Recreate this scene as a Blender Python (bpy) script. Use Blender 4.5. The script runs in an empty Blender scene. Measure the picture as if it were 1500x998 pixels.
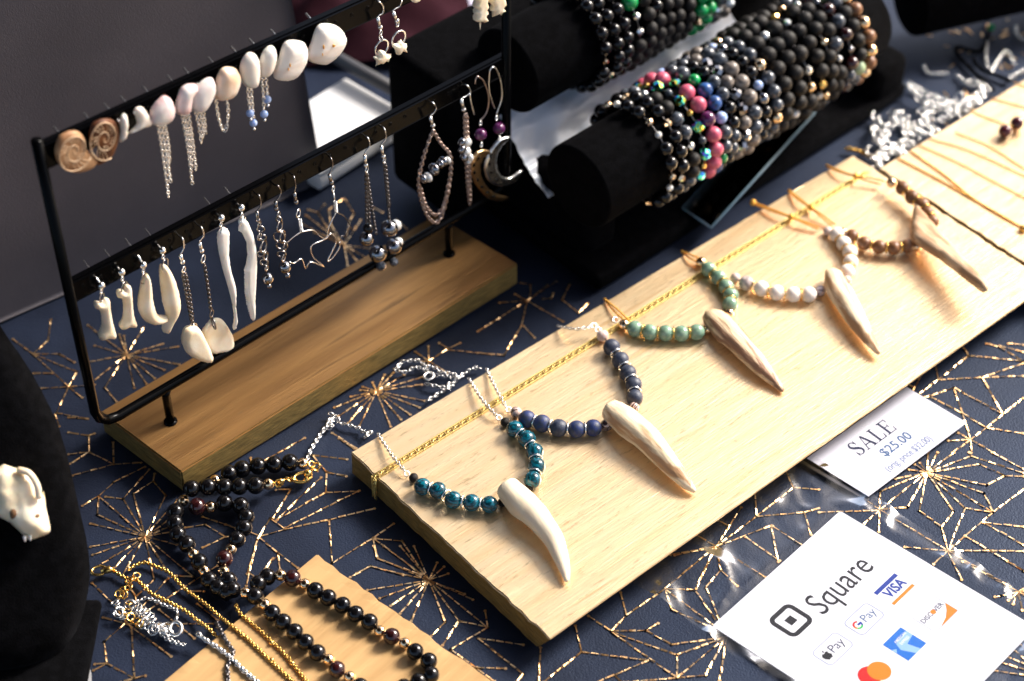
import bpy, bmesh, math, random
from mathutils import Vector, Matrix, Quaternion, noise
from mathutils.geometry import delaunay_2d_cdt
R = math.radians
random.seed(7)
scene = bpy.context.scene
K = 0.014            # one unit of the plan below is 1.4 cm

# ------------------------------------------------------------------ camera
F = 2880.0; TH = R(44.5); DIST = 90.0
CAM = Vector((0, -DIST*math.cos(TH), DIST*math.sin(TH)))
FW = Vector((0, math.cos(TH), -math.sin(TH))); RT = Vector((1, 0, 0)); UP = RT.cross(FW)
cam = bpy.data.cameras.new('camera'); cam_o = bpy.data.objects.new('camera', cam)
scene.collection.objects.link(cam_o); scene.camera = cam_o
cam.sensor_width = 36; cam.lens = F/1500*36
cam_o.location = CAM*K; cam_o.rotation_euler = (R(90)-TH, 0, 0)
cam.clip_start = 0.05; cam.clip_end = 300
cam.dof.use_dof = True; cam.dof.focus_distance = 81.5*K; cam.dof.aperture_fstop = 4.9
# ------------------------------------------------------------------ light
SUN = Vector((.64, .42, .60)).normalized()
world = bpy.data.worlds.new("World"); scene.world = world; world.use_nodes = True
wn = world.node_tree; bg = wn.nodes['Background']; sky = wn.nodes.new('ShaderNodeTexSky')
sky.sky_type = 'NISHITA'; sky.sun_disc = False
sky.sun_elevation = math.asin(SUN.z); sky.sun_rotation = math.atan2(SUN.x, SUN.y)
sky.air_density = 1.0; sky.dust_density = 5.0
wn.links.new(sky.outputs[0], bg.inputs[0]); bg.inputs[1].default_value = 0.15
sl = bpy.data.lights.new('sun', 'SUN'); sl.energy = 4.6; sl.angle = R(17); sl.color = (1, .95, .89)
sun = bpy.data.objects.new('sun', sl); scene.collection.objects.link(sun)
sun.rotation_euler = SUN.to_track_quat('Z', 'Y').to_euler()
scene.view_settings.view_transform = 'Standard'; scene.view_settings.look = 'None'
scene.view_settings.exposure = 0.60; scene.view_settings.gamma = 1

# ------------------------------------------------------------------ plan helpers
def ray(px, py): return FW*F + RT*(px-750) - UP*(py-499)
def P(px, py, z=0.0):                                  # point of the level plane at height z
    d = ray(px, py); return CAM + d*((z-CAM.z)/d.z)
def PL(px, py, o, n):
    d = ray(px, py); return CAM + d*((o-CAM).dot(n)/d.dot(n))
def depth(p): return (p-CAM).dot(FW)
def upx(px, p): return px*depth(p)/F                   # photo pixels to units at p
def Z(pts, x0, y0, s): return [(x0+a/s, y0+b/s) for a, b in pts]

# ------------------------------------------------------------------ materials
def mat(name, col=(.5, .5, .5), rough=.5, metal=0., col2=None, nscale=3., stretch=(1, 1, 1), contrast=(.4, .6), bump=0., bscale=20.,
        spec=.5, stint=None, coat=0., sheen=0., sheencol=None, trans=0., sss=0., detail=4., rvar=0., dist=0., objrand=0., aniso=0., bstretch=None, col3=None):
    m = bpy.data.materials.new(name); m.use_nodes = True; nt = m.node_tree; b = nt.nodes['Principled BSDF']
    N = nt.nodes.new; L = nt.links.new
    b.inputs['Base Color'].default_value = (*col, 1); b.inputs['Roughness'].default_value = rough
    b.inputs['Metallic'].default_value = metal; b.inputs['Specular IOR Level'].default_value = spec
    if stint: b.inputs['Specular Tint'].default_value = (*stint, 1)
    b.inputs['Coat Weight'].default_value = coat; b.inputs['Coat Roughness'].default_value = .06
    b.inputs['Transmission Weight'].default_value = trans
    b.inputs['Anisotropic'].default_value = aniso
    if sheen:
        b.inputs['Sheen Weight'].default_value = sheen; b.inputs['Sheen Roughness'].default_value = .4
        b.inputs['Sheen Tint'].default_value = (*(sheencol or col), 1)
    if sss:
        b.inputs['Subsurface Weight'].default_value = sss; b.inputs['Subsurface Radius'].default_value = (.004, .002, .0012)
        b.inputs['Subsurface Scale'].default_value = .6
    tc = N('ShaderNodeTexCoord'); vec = tc.outputs['Object']
    if objrand:
        oi = N('ShaderNodeObjectInfo'); ad = N('ShaderNodeVectorMath'); ad.operation = 'MULTIPLY_ADD'
        cx = N('ShaderNodeCombineXYZ'); [L(oi.outputs['Random'], cx.inputs[i]) for i in range(3)]
        L(cx.outputs[0], ad.inputs[0]); ad.inputs[1].default_value = (37*objrand, 91*objrand, 53*objrand); L(vec, ad.inputs[2]); vec = ad.outputs[0]
    def nz(scale, st, det=detail, dd=0.):
        mp = N('ShaderNodeMapping'); mp.inputs['Scale'].default_value = [x for x in st]; L(vec, mp.inputs[0])
        n = N('ShaderNodeTexNoise'); n.inputs['Scale'].default_value = scale; n.inputs['Detail'].default_value = det
        n.inputs['Distortion'].default_value = dd; L(mp.outputs[0], n.inputs['Vector']); return n.outputs['Fac']
    if col2:
        f = nz(nscale, stretch, dd=dist); cr = N('ShaderNodeValToRGB'); e = cr.color_ramp.elements
        e[0].position, e[1].position = contrast; e[0].color = (*col, 1); e[1].color = (*col2, 1)
        if col3:
            x = cr.color_ramp.elements.new(min(.98, contrast[1]+.12)); x.color = (*col3, 1)
        L(f, cr.inputs[0]); L(cr.outputs[0], b.inputs['Base Color'])
        if rvar:
            mr = N('ShaderNodeMapRange'); mr.inputs['To Min'].default_value = rough-rvar; mr.inputs['To Max'].default_value = rough+rvar
            L(nz(nscale*2.3, stretch), mr.inputs[0]); L(mr.outputs[0], b.inputs['Roughness'])
    if bump:
        bp = N('ShaderNodeBump'); bp.inputs['Strength'].default_value = bump; bp.inputs['Distance'].default_value = .0006
        L(nz(bscale, bstretch or stretch, 6.), bp.inputs['Height']); L(bp.outputs[0], b.inputs['Normal'])
    return m
S1 = 1/K
U3 = (S1, S1, S1)
M = {}
# board grain runs along local x
GR = (S1*.07, S1*1.0, S1*1.0)
def goldwood(name, c1, c2, c3, rough, metal):
    m = mat(name, c1, rough, metal, c2, 1.6, GR, (.32, .62), bump=.5, bscale=9, bstretch=(S1*.10, S1*1.4, S1*1.4), rvar=.09, col3=c3, detail=8)
    nt = m.node_tree; b = nt.nodes['Principled BSDF']; N = nt.nodes.new; L = nt.links.new
    # scattered dark pores and scuffs in the paint
    tc = N('ShaderNodeTexCoord'); mp = N('ShaderNodeMapping'); mp.inputs['Scale'].default_value = (S1*.9, S1*5, S1*5); L(tc.outputs['Object'], mp.inputs[0])
    n = N('ShaderNodeTexNoise'); n.inputs['Scale'].default_value = 1.3; n.inputs['Detail'].default_value = 7; n.inputs['Roughness'].default_value = .7; L(mp.outputs[0], n.inputs['Vector'])
    cr = N('ShaderNodeValToRGB'); cr.color_ramp.elements[0].position = .57; cr.color_ramp.elements[1].position = .68
    cr.color_ramp.elements[0].color = (0, 0, 0, 1); cr.color_ramp.elements[1].color = (1, 1, 1, 1); L(n.outputs['Fac'], cr.inputs[0])
    mx = N('ShaderNodeMixRGB'); mx.inputs[2].default_value = (.26, .16, .07, 1)
    src = b.inputs['Base Color'].links[0].from_socket; L(src, mx.inputs[1])
    mul = N('ShaderNodeMath'); mul.operation = 'MULTIPLY'; mul.inputs[1].default_value = .5; L(cr.outputs[0], mul.inputs[0]); L(mul.outputs[0], mx.inputs[0]); L(mx.outputs[0], b.inputs['Base Color'])
    return m
M['gold_board'] = goldwood('gold_painted_board', (.84, .59, .325), (.88, .67, .41), (.70, .45, .21), .33, .64)
M['gold_base'] = goldwood('old_gold_painted_wood', (.29, .15, .055), (.42, .225, .08), (.13, .075, .035), .36, .7)
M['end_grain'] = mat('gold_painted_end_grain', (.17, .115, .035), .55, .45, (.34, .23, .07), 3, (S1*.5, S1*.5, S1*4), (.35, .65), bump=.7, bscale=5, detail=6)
M['raw_wood'] = mat('golden_tan_wood', (.48, .29, .12), .45, .25, (.60, .38, .17), 1.4, GR, (.35, .65), bump=.4, bscale=9, rvar=.06, detail=7)
M['black_metal'] = mat('black_enamel_metal', (.0012, .0012, .0015), .2, 0, spec=.07)
M['velvet'] = mat('black_velvet', (.0012, .0012, .0015), .95, 0, (.0024, .0024, .003), 2.5, U3, bump=.6, bscale=14, spec=.04, sheen=.02, sheencol=(.3, .3, .35))
M['cloth'] = mat('navy_velvet_cloth', (.007, .008, .015), .50, 0, (.012, .016, .031), .35, U3, (.3, .7), bump=.45, bscale=12, spec=.42, stint=(.46, .63, 1.0), sheen=.14, sheencol=(.12, .28, .65), detail=9)
M['foil'] = mat('copper_gold_foil', (1.0, .70, .38), .34, 1.0, (.95, .55, .24), 2.0, U3, bump=.8, bscale=4)
M['gold'] = mat('yellow_gold_metal', (.92, .57, .16), .24, 1.0)
M['rosegold'] = mat('pale_gold_bead', (.98, .70, .42), .12, 1.0)
M['silver'] = mat('silver_metal', (.90, .89, .87), .25, 1.0)
M['bronze'] = mat('antique_bronze', (.62, .40, .20), .28, 1.0)
M['steel'] = mat('dark_steel', (.34, .32, .31), .22, 1.0)
M['gunmetal'] = mat('gunmetal_chain', (.16, .15, .15), .3, 1.0)
M['brass_cord'] = mat('amber_gold_cord', (.85, .45, .08), .4, .7)
M['pinkgold'] = mat('tarnished_rose_chain', (.55, .42, .36), .3, 1.0)
M['braid'] = mat('gold_braid_trim', (.74, .57, .20), .35, .85)
M['bone'] = mat('creamy_bone', (.82, .66, .42), .42, 0, (.90, .82, .66), 1.1, U3, (.3, .65), bump=.2, bscale=6, sss=.25)
M['jaw'] = mat('bleached_bone', (.84, .80, .72), .45, 0, (.90, .88, .83), 1.5, U3, (.3, .6), bump=.2, bscale=7, sss=.2)
M['antler_pale'] = mat('polished_antler', (.86, .74, .55), .33, 0, (.72, .52, .32), 1.0, (S1*.25, S1*1.4, S1*1.4), (.5, .8), bump=.25, bscale=5, sss=.15)
M['antler'] = mat('antler_with_brown_bark', (.86, .70, .47), .5, 0, (.45, .26, .13), 1.1, (S1*.3, S1*1.9, S1*1.9), (.49, .60), bump=.55, bscale=5, sss=.1, detail=7)
M['antler_dark'] = mat('brown_striped_antler', (.78, .58, .36), .55, 0, (.30, .16, .09), 1.3, (S1*.16, S1*2.2, S1*2.2), (.46, .55), bump=1.0, bscale=6, detail=7)
M['antler_dull'] = mat('weathered_tan_antler', (.66, .46, .28), .65, 0, (.40, .23, .12), 1.3, (S1*.3, S1*1.9, S1*1.9), (.47, .58), bump=.6, bscale=6, detail=7)
def beadmat(name, c1, c2, rough, **k): return mat(name, c1, rough, k.pop('metal', 0.), c2, k.pop('nscale', 1.3), k.pop('stretch', (1, 1, 2.2)), k.pop('contrast', (.42, .6)), objrand=1, **k)
M['onyx'] = beadmat('polished_black_stone', (.003, .003, .004), (.006, .005, .005), .07, spec=.42)
M['garnet_dark'] = beadmat('very_dark_garnet', (.035, .006, .006), (.012, .003, .004), .10, coat=.4)
M['lava'] = beadmat('matte_black_stone', (.009, .008, .0075), (.015, .013, .012), .5, bump=.5, bscale=6, spec=.22)
M['teal'] = beadmat('teal_tiger_eye', (.004, .13, .19), (.003, .035, .05), .10, coat=.4, contrast=(.44, .54), stretch=(1, 1, 3), dist=.8)
M['bluematte'] = beadmat('frosted_sodalite', (.014, .03, .125), (.03, .04, .075), .5, bump=.2, bscale=5)
M['bluegrey'] = beadmat('frosted_grey_blue_stone', (.018, .026, .055), (.05, .06, .09), .5, bump=.2, bscale=5)
M['jade'] = beadmat('sage_green_jade', (.17, .29, .20), (.27, .40, .29), .18, coat=.3, sss=.2)
M['whitestone'] = beadmat('pale_matte_jasper', (.87, .79, .70), (.88, .81, .73), .5, nscale=1.0, contrast=(.3, .7), sss=.1)
M['greystone'] = beadmat('grey_veined_jasper', (.30, .24, .23), (.62, .52, .47), .45)
M['pinkstone'] = beadmat('pink_grey_jasper', (.62, .42, .36), (.70, .60, .55), .4)
M['stripe'] = beadmat('banded_brown_stone', (.06, .03, .03), (.70, .52, .45), .18, stretch=(.3, .3, 3.4), contrast=(.47, .53), coat=.3)
M['purplestripe'] = beadmat('banded_lilac_stone', (.22, .17, .20), (.55, .48, .50), .2, stretch=(.3, .3, 3.4), contrast=(.45, .55), coat=.3)
M['wood_bead'] = beadmat('brown_wooden_bead', (.16, .065, .025), (.25, .11, .045), .4, stretch=(1, 1, 4))
M['hematite'] = mat('mirror_hematite', (.30, .30, .32), .08, 1.0)
M['malachite'] = beadmat('green_malachite', (.005, .22, .05), (.01, .34, .10), .15, stretch=(.5, .5, 3), coat=.3)
M['pinkbead'] = beadmat('pink_stone', (.50, .07, .13), (.62, .13, .20), .4)
M['purplebead'] = beadmat('purple_agate', (.06, .008, .05), (.11, .015, .09), .12, coat=.4)
M['bluebead'] = beadmat('cobalt_stone', (.02, .09, .30), (.03, .05, .12), .3)
M['bluecat'] = beadmat('pale_blue_cat_eye', (.25, .38, .70), (.45, .55, .82), .25, sss=.2)
M['greyjasper'] = beadmat('mottled_grey_stone', (.10, .085, .075), (.24, .20, .17), .35)
M['labrador'] = beadmat('dark_labradorite', (.03, .035, .045), (.09, .10, .12), .2, coat=.3)
M['palegreen'] = beadmat('pale_green_stone', (.3, .42, .22), (.38, .48, .3), .4)
M['garnet'] = beadmat('garnet_bead', (.06, .008, .012), (.10, .015, .02), .1, coat=.5)
def rainbow():
    m = mat('rainbow_coated_hematite', (.2, .6, .5), .12, 1.0); nt = m.node_tree; b = nt.nodes['Principled BSDF']
    N = nt.nodes.new; L = nt.links.new; oi = N('ShaderNodeObjectInfo'); tc = N('ShaderNodeTexCoord')
    n = N('ShaderNodeTexNoise'); n.inputs['Scale'].default_value = 1.1
    ad = N('ShaderNodeVectorMath'); ad.operation = 'ADD'; cx = N('ShaderNodeCombineXYZ'); mu = N('ShaderNodeMath'); mu.operation = 'MULTIPLY'; mu.inputs[1].default_value = 40
    L(oi.outputs['Random'], mu.inputs[0]); L(mu.outputs[0], cx.inputs[0]); L(tc.outputs['Object'], ad.inputs[0]); L(cx.outputs[0], ad.inputs[1]); L(ad.outputs[0], n.inputs['Vector'])
    cr = N('ShaderNodeValToRGB'); e = cr.color_ramp.elements; e[0].position = .3; e[0].color = (.75, .12, .6, 1); e[1].position = .7; e[1].color = (.95, .45, .1, 1)
    for p, c in ((.42, (.08, .25, .85, 1)), (.5, (.05, .75, .55, 1)), (.6, (.5, .75, .1, 1))): x = e.new(p); x.color = c
    L(n.outputs['Fac'], cr.inputs[0]); L(cr.outputs[0], b.inputs['Base Color']); return m
M['rainbow'] = rainbow()
def shellmat(name, c1, c2, c3=None):
    return mat(name, c1, .30, 0, c2, .9, U3, (.38, .66), bump=.15, bscale=5, sss=.25, coat=.15, col3=c3, objrand=1)
M['shell_white'] = shellmat('white_shell', (.86, .83, .77), (.80, .70, .60))
M['shell_pink'] = shellmat('rosy_shell', (.82, .76, .72), (.68, .45, .45))
M['shell_peach'] = shellmat('peach_shell', (.86, .78, .70), (.82, .55, .34))
M['shell_clam'] = mat('ribbed_clam_shell', (.86, .80, .74), .4, 0, (.74, .56, .44), .55, (S1*.6, S1*.6, S1*3), (.5, .78), bump=.4, bscale=4, sss=.15)
M['nacre_brown'] = mat('amber_fossil_chambers', (.07, .022, .008), .5, 0, (.16, .055, .018), 1.6, U3, bump=.1, spec=.25)
M['nacre_pale'] = mat('tan_fossil_chambers', (.30, .15, .07), .5, 0, (.46, .27, .14), 1.6, U3, bump=.1, spec=.25)
M['septa'] = mat('pale_fossil_wall', (.62, .44, .28), .5, 0, (.50, .30, .16), 2.5, U3)
M['card'] = mat('matt_white_card', (.55, .55, .64), .6, 0, (.60, .60, .68), .4, U3)
M['card2'] = mat('white_printed_card', (.62, .63, .70), .45, 0, (.65, .66, .72), .4, U3)
def ink(name, c): return mat(name, c, .7, spec=.15)
M['ink_navy'] = ink('dark_grey_ink', (.03, .035, .07)); M['ink_blue'] = ink('blue_grey_ink', (.06, .11, .22)); M['ink_pale'] = ink('pale_grey_ink', (.16, .20, .32))
M['ink_black'] = ink('black_ink', (.012, .012, .015)); M['ink_royal'] = ink('royal_blue_ink', (.006, .03, .24)); M['ink_orange'] = ink('orange_ink', (.70, .17, .01))
M['ink_red'] = ink('red_ink', (.60, .012, .012)); M['ink_green'] = ink('green_ink', (.04, .38, .09)); M['ink_cyan'] = ink('bright_blue_ink', (.01, .12, .46))
M['ink_lilac'] = ink('thin_grey_line_ink', (.30, .33, .45)); M['ink_light'] = ink('pale_blue_ink', (.22, .38, .68))
M['panel'] = mat('charcoal_fabric_panel', (.055, .050, .060), .5, 0, (.095, .084, .096), .12, U3, (.3, .7), bump=.35, bscale=16, spec=.4, sheen=.25, sheencol=(.5, .45, .5))
M['plastic_white'] = mat('white_plastic', (.72, .72, .73), .35, 0, (.76, .75, .74), .5, U3)
M['maroon'] = mat('maroon_cloth', (.02, .006, .009), .95, 0, (.035, .012, .018), .3, U3, bump=.3, bscale=4, spec=.03)
M['grey_metal'] = mat('dull_grey_rod', (.06, .06, .065), .45)
M['lilac'] = mat('lavender_paper', (.55, .52, .66), .6)
M['film'] = mat('white_tissue_film', (.74, .80, .90), .3, 0, (.82, .85, .92), .6, U3, bump=.4, bscale=2)
M['hollow_shade'] = mat('painted_hollow_brown', (.18, .09, .04), .8)  # brown that carries the shade of the skull's hollow
M['table'] = mat('grey_folding_table', (.35, .35, .36), .5)
M['canopy'] = mat('added_canopy_fabric', (.03, .03, .04), .8)
M['asphalt'] = mat('asphalt', (.045, .045, .047), .9, 0, (.06, .058, .056), 40, (1, 1, 1), bump=.4, bscale=200)
M['crystal'] = mat('clear_faceted_crystal', (.85, .85, .82), .05, .35, coat=1)
def clearmat(name, tint, fac_boost, rough):
    m = bpy.data.materials.new(name); m.use_nodes = True; nt = m.node_tree; nt.nodes.clear(); N = nt.nodes.new; L = nt.links.new
    o = N('ShaderNodeOutputMaterial'); mx = N('ShaderNodeMixShader'); t = N('ShaderNodeBsdfTransparent'); g = N('ShaderNodeBsdfGlossy'); f = N('ShaderNodeFresnel')
    f.inputs[0].default_value = fac_boost; t.inputs[0].default_value = (*tint, 1); g.inputs['Roughness'].default_value = rough
    L(f.outputs[0], mx.inputs[0]); L(t.outputs[0], mx.inputs[1]); L(g.outputs[0], mx.inputs[2]); L(mx.outputs[0], o.inputs[0]); return m
M['cello'] = clearmat('clear_cellophane', (.975, .975, .98), 1.33, .16)
M['acrylic'] = clearmat('clear_acrylic', (.90, .95, .97), 1.6, .03)
M['acrylic_edge'] = mat('frosted_acrylic_edge', (.45, .62, .72), .25, 0, trans=.5)

# ------------------------------------------------------------------ object helpers
COL = scene.collection
def setp(o, label=None, cat=None, group=None, kind=None):
    for k, v in (('label', label), ('category', cat), ('group', group), ('kind', kind)):
        if v: o[k] = v
def thing(name, label, cat, loc, group=None):
    o = bpy.data.objects.new(name, None); COL.objects.link(o); o.empty_display_size = .01
    o.location = Vector(loc)*K; setp(o, label, cat, group); return o
class MB:
    def __init__(s): s.v = []; s.f = []; s.mi = []
    def add(s, v, f, m=0):
        n = len(s.v); s.v += [Vector(x) for x in v]; s.f += [tuple(i+n for i in q) for q in f]; s.mi += [m]*len(f)
    def build(s, name, mats, parent=None, loc=None, smooth=True, rot=None, **kw):
        me = bpy.data.meshes.new(name)
        o0 = Vector(loc) if loc is not None else (parent.location/K if parent else Vector((0, 0, 0)))
        Rm = Matrix.Rotation(rot, 3, 'Z') if rot else None
        vs = [(x-o0) for x in s.v]
        if Rm: ri = Rm.inverted(); vs = [ri @ x for x in vs]
        me.from_pydata([x*K for x in vs], [], s.f)
        if not isinstance(mats, (list, tuple)): mats = [mats]
        for m in mats: me.materials.append(M[m] if isinstance(m, str) else m)
        for p, i in zip(me.polygons, s.mi): p.material_index = i; p.use_smooth = smooth
        me.update(); o = bpy.data.objects.new(name, me); COL.objects.link(o)
        if parent: o.parent = parent; o.location = o0*K - parent.matrix_basis.translation if loc is not None else (0, 0, 0)
        else: o.location = o0*K
        if rot: o.rotation_euler = (0, 0, rot)
        setp(o, **kw); return o
def smooth_path(pts, n=4):
    pts = [Vector(p) for p in pts]
    if len(pts) < 3: return pts
    q = [pts[0]*2-pts[1]]+pts+[pts[-1]*2-pts[-2]]; out = []
    for i in range(1, len(q)-2):
        a, b, c, d = q[i-1:i+3]
        for k in range(n):
            t = k/n; out.append(.5*((2*b)+(c-a)*t+(2*a-5*b+4*c-d)*t*t+(3*b-a-3*c+d)*t**3))
    return out+[pts[-1]]
def smooth_closed(pts, n=3):
    pts = [Vector(p) for p in pts]; m = len(pts); out = []
    for i in range(m):
        a, b, c, d = pts[i-1], pts[i], pts[(i+1) % m], pts[(i+2) % m]
        for k in range(n):
            t = k/n; out.append(.5*((2*b)+(c-a)*t+(2*a-5*b+4*c-d)*t*t+(3*b-a-3*c+d)*t**3))
    return out
def frames(pts, ref=None):
    n = len(pts); T = [(pts[min(i+1, n-1)]-pts[max(i-1, 0)]).normalized() for i in range(n)]
    a = Vector(ref) if ref is not None else (Vector((0, 0, 1)) if abs(T[0].z) < .9 else Vector((1, 0, 0)))
    out = []
    for t in T:
        a = (a - t*a.dot(t))
        if a.length < 1e-6: a = t.orthogonal()
        a.normalize(); out.append((t, a.copy(), t.cross(a)))
    return out
def tube(mb, pts, rad, seg=8, cap=True, flat=1., rough=0., m=0, ref=None, seed=0):
    pts = [Vector(p) for p in pts]; n = len(pts); fr = frames(pts, ref); vs = []; fs = []
    if not isinstance(rad, (list, tuple)): rad = [rad]*n
    for i, (p, (t, a, b)) in enumerate(zip(pts, fr)):
        for k in range(seg):
            th = 2*math.pi*k/seg; r = rad[i]
            if rough: r *= 1+rough*(noise.noise(Vector((math.cos(th)*1.7+seed, math.sin(th)*1.7, i*.12)))+.5*noise.noise(Vector((math.cos(th)*4+seed, math.sin(th)*4, i*.35))))
            vs.append(p+a*(math.cos(th)*r*flat)+b*(math.sin(th)*r))
    for i in range(n-1):
        for k in range(seg):
            k2 = (k+1) % seg; fs.append((i*seg+k, i*seg+k2, (i+1)*seg+k2, (i+1)*seg+k))
    if cap: fs.append(tuple(range(seg-1, -1, -1))); fs.append(tuple((n-1)*seg+k for k in range(seg)))
    mb.add(vs, fs, m)
def torus(mb, c, ax, R_, r, ns=16, nt=6, el=1., up=None, m=0):
    ax = Vector(ax).normalized(); a = Vector(up).normalized() if up is not None else ax.orthogonal().normalized()
    a = (a-ax*a.dot(ax)).normalized(); b = ax.cross(a); c = Vector(c); vs = []; fs = []
    for i in range(ns):
        th = 2*math.pi*i/ns; d = a*(math.cos(th)*el)+b*math.sin(th); dn = d.normalized()
        for j in range(nt):
            ph = 2*math.pi*j/nt; vs.append(c+d*R_+dn*(r*math.cos(ph))+ax*(r*math.sin(ph)))
    for i in range(ns):
        for j in range(nt):
            i2 = (i+1) % ns; j2 = (j+1) % nt; fs.append((i*nt+j, i2*nt+j, i2*nt+j2, i*nt+j2))
    mb.add(vs, fs, m)
def ball(mb, c, r, ns=14, nr=9, m=0, sc=(1, 1, 1)):
    c = Vector(c); vs = [c+Vector((0, 0, r*sc[2]))]; fs = []
    for i in range(1, nr):
        ph = math.pi*i/nr
        for k in range(ns):
            th = 2*math.pi*k/ns; vs.append(c+Vector((r*math.sin(ph)*math.cos(th)*sc[0], r*math.sin(ph)*math.sin(th)*sc[1], r*math.cos(ph)*sc[2])))
    vs.append(c-Vector((0, 0, r*sc[2])))
    for k in range(ns): fs.append((0, 1+k, 1+(k+1) % ns))
    for i in range(nr-2):
        for k in range(ns):
            a = 1+i*ns+k; b = 1+i*ns+(k+1) % ns; fs.append((a, a+ns, b+ns, b))
    L0 = 1+(nr-2)*ns
    for k in range(ns): fs.append((L0+k, len(vs)-1, L0+(k+1) % ns))
    mb.add(vs, fs, m)
def chain(mb, pts, ll=.16, wr=.028, wide=.5, twist=0., ns=8, nt=4, m=0):
    pts = [Vector(p) for p in pts]; d = [0]
    for a, b in zip(pts, pts[1:]): d.append(d[-1]+(b-a).length)
    L = d[-1]; n = max(2, int(L/(ll*.72))); j = 0
    up = Vector((.3, .2, 1)).normalized()
    for i in range(n):
        s = (i+.5)/n*L
        while j < len(d)-2 and d[j+1] < s: j += 1
        t = (pts[j+1]-pts[j]); p = pts[j]+t*((s-d[j])/max(1e-6, d[j+1]-d[j])); t.normalize()
        side = t.cross(up)
        if side.length < .1: side = t.orthogonal()
        side.normalize(); nn = t.cross(side)
        ang = (math.pi/4 if i % 2 else -math.pi/4)+twist*i
        ax = side*math.cos(ang)+nn*math.sin(ang)
        torus(mb, p, ax, ll*.5*wide, wr, ns, nt, el=1/wide, up=t, m=m)
def rbox(mb, o, ex, ey, ez, bev=.1, seg=2, m=0):
    bm = bmesh.new(); bmesh.ops.create_cube(bm, size=1); ex, ey, ez = Vector(ex), Vector(ey), Vector(ez)
    X = Matrix((ex, ey, ez)).transposed()
    for v in bm.verts: v.co = Vector(o)+X @ (v.co+Vector((.5, .5, .5)))
    if bev: bmesh.ops.bevel(bm, geom=list(bm.edges), offset=bev, segments=seg, affect='EDGES', profile=.5)
    bmesh.ops.recalc_face_normals(bm, faces=bm.faces); bm.verts.index_update()
    mb.add([v.co.copy() for v in bm.verts], [[v.index for v in f.verts] for f in bm.faces], m); bm.free()
def inflate(mb, outline, o, ex, ey, en, th, w, grid=None, back=1., closed_n=3, bumpf=None, m=0):
    """solid with the given outline (2D list), rounded to thickness th over edge width w"""
    o2 = [Vector((p[0], p[1])) for p in smooth_closed([(a, b, 0) for a, b in outline], closed_n)] if closed_n > 1 else [Vector(p) for p in outline]
    xs = [p.x for p in o2]; ys = [p.y for p in o2]; g = grid or max(max(xs)-min(xs), max(ys)-min(ys))/16
    def inside(q):
        c = False; n = len(o2)
        for i in range(n):
            a, b = o2[i], o2[i-1]
            if (a.y > q.y) != (b.y > q.y) and q.x < (b.x-a.x)*(q.y-a.y)/(b.y-a.y)+a.x: c = not c
        return c
    def dist(q):
        best = 1e9; n = len(o2)
        for i in range(n):
            a, b = o2[i-1], o2[i]; ab = b-a; t = max(0, min(1, (q-a).dot(ab)/max(1e-12, ab.length_squared))); best = min(best, (q-a-ab*t).length)
        return best
    ins = []; y = min(ys)+g/2; row = 0
    while y < max(ys):
        x = min(xs)+g/2+(g/2 if row % 2 else 0)
        while x < max(xs):
            q = Vector((x, y))
            if inside(q) and dist(q) > g*.35: ins.append(q)
            x += g
        y += g*.87; row += 1
    vs = o2+ins; n = len(o2)
    r = delaunay_2d_cdt(vs, [(i, (i+1) % n) for i in range(n)], [], 2, 1e-7)
    V, Fc = r[0], r[2]; src = r[3]
    h = []
    for i, q in enumerate(V):
        onb = any(k < n for k in src[i])
        d = 0 if onb else dist(q); t = min(1, d/w); hh = th*math.sqrt(max(0, 1-(1-t)**2))
        if bumpf and not onb: hh += bumpf(q)
        h.append((0 if onb else hh, onb))
    O = Vector(o); ex, ey, en = Vector(ex), Vector(ey), Vector(en)
    vv = [O+ex*q.x+ey*q.y+en*h[i][0] for i, q in enumerate(V)]; bi = {}
    for i, q in enumerate(V):
        if h[i][1]: bi[i] = i
        else: bi[i] = len(vv); vv.append(O+ex*q.x+ey*q.y-en*h[i][0]*back)
    ff = [tuple(f) for f in Fc]; ff += [tuple(bi[i] for i in reversed(f)) for f in Fc]
    bm = bmesh.new(); bv = [bm.verts.new(v) for v in vv]
    for f in ff:
        try: bm.faces.new([bv[i] for i in f])
        except ValueError: pass
    bmesh.ops.recalc_face_normals(bm, faces=bm.faces); bm.verts.index_update()
    mb.add([v.co.copy() for v in bm.verts], [[v.index for v in f.verts] for f in bm.faces], m); bm.free()
_bm = {}
def bead(parent, c, r, mt, name='bead', facet=False, sq=1., axis=None, label=None):
    key = (mt, facet)
    if key not in _bm:
        mb = MB(); ball(mb, (0, 0, 0), 1, 8 if facet else 20, 5 if facet else 13)
        me = bpy.data.meshes.new('bead_'+mt); me.from_pydata([v[:] for v in mb.v], [], mb.f); me.materials.append(M[mt])
        for p in me.polygons: p.use_smooth = not facet
        _bm[key] = me
    o = bpy.data.objects.new(name, _bm[key]); COL.objects.link(o); o.parent = parent
    o.location = Vector(c)*K-parent.location; s = r*K; o.scale = (s, s, s*sq); o.rotation_mode = 'QUATERNION'
    if axis is not None: o.rotation_quaternion = Vector(axis).to_track_quat('Z', 'Y')
    else:
        o.rotation_quaternion = Quaternion(Vector((random.uniform(-1, 1), random.uniform(-1, 1), random.uniform(-1, 1)+.01)).normalized(), random.uniform(0, 6.28))
    if label: o['label'] = label
    return o
_tm = {}
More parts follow.
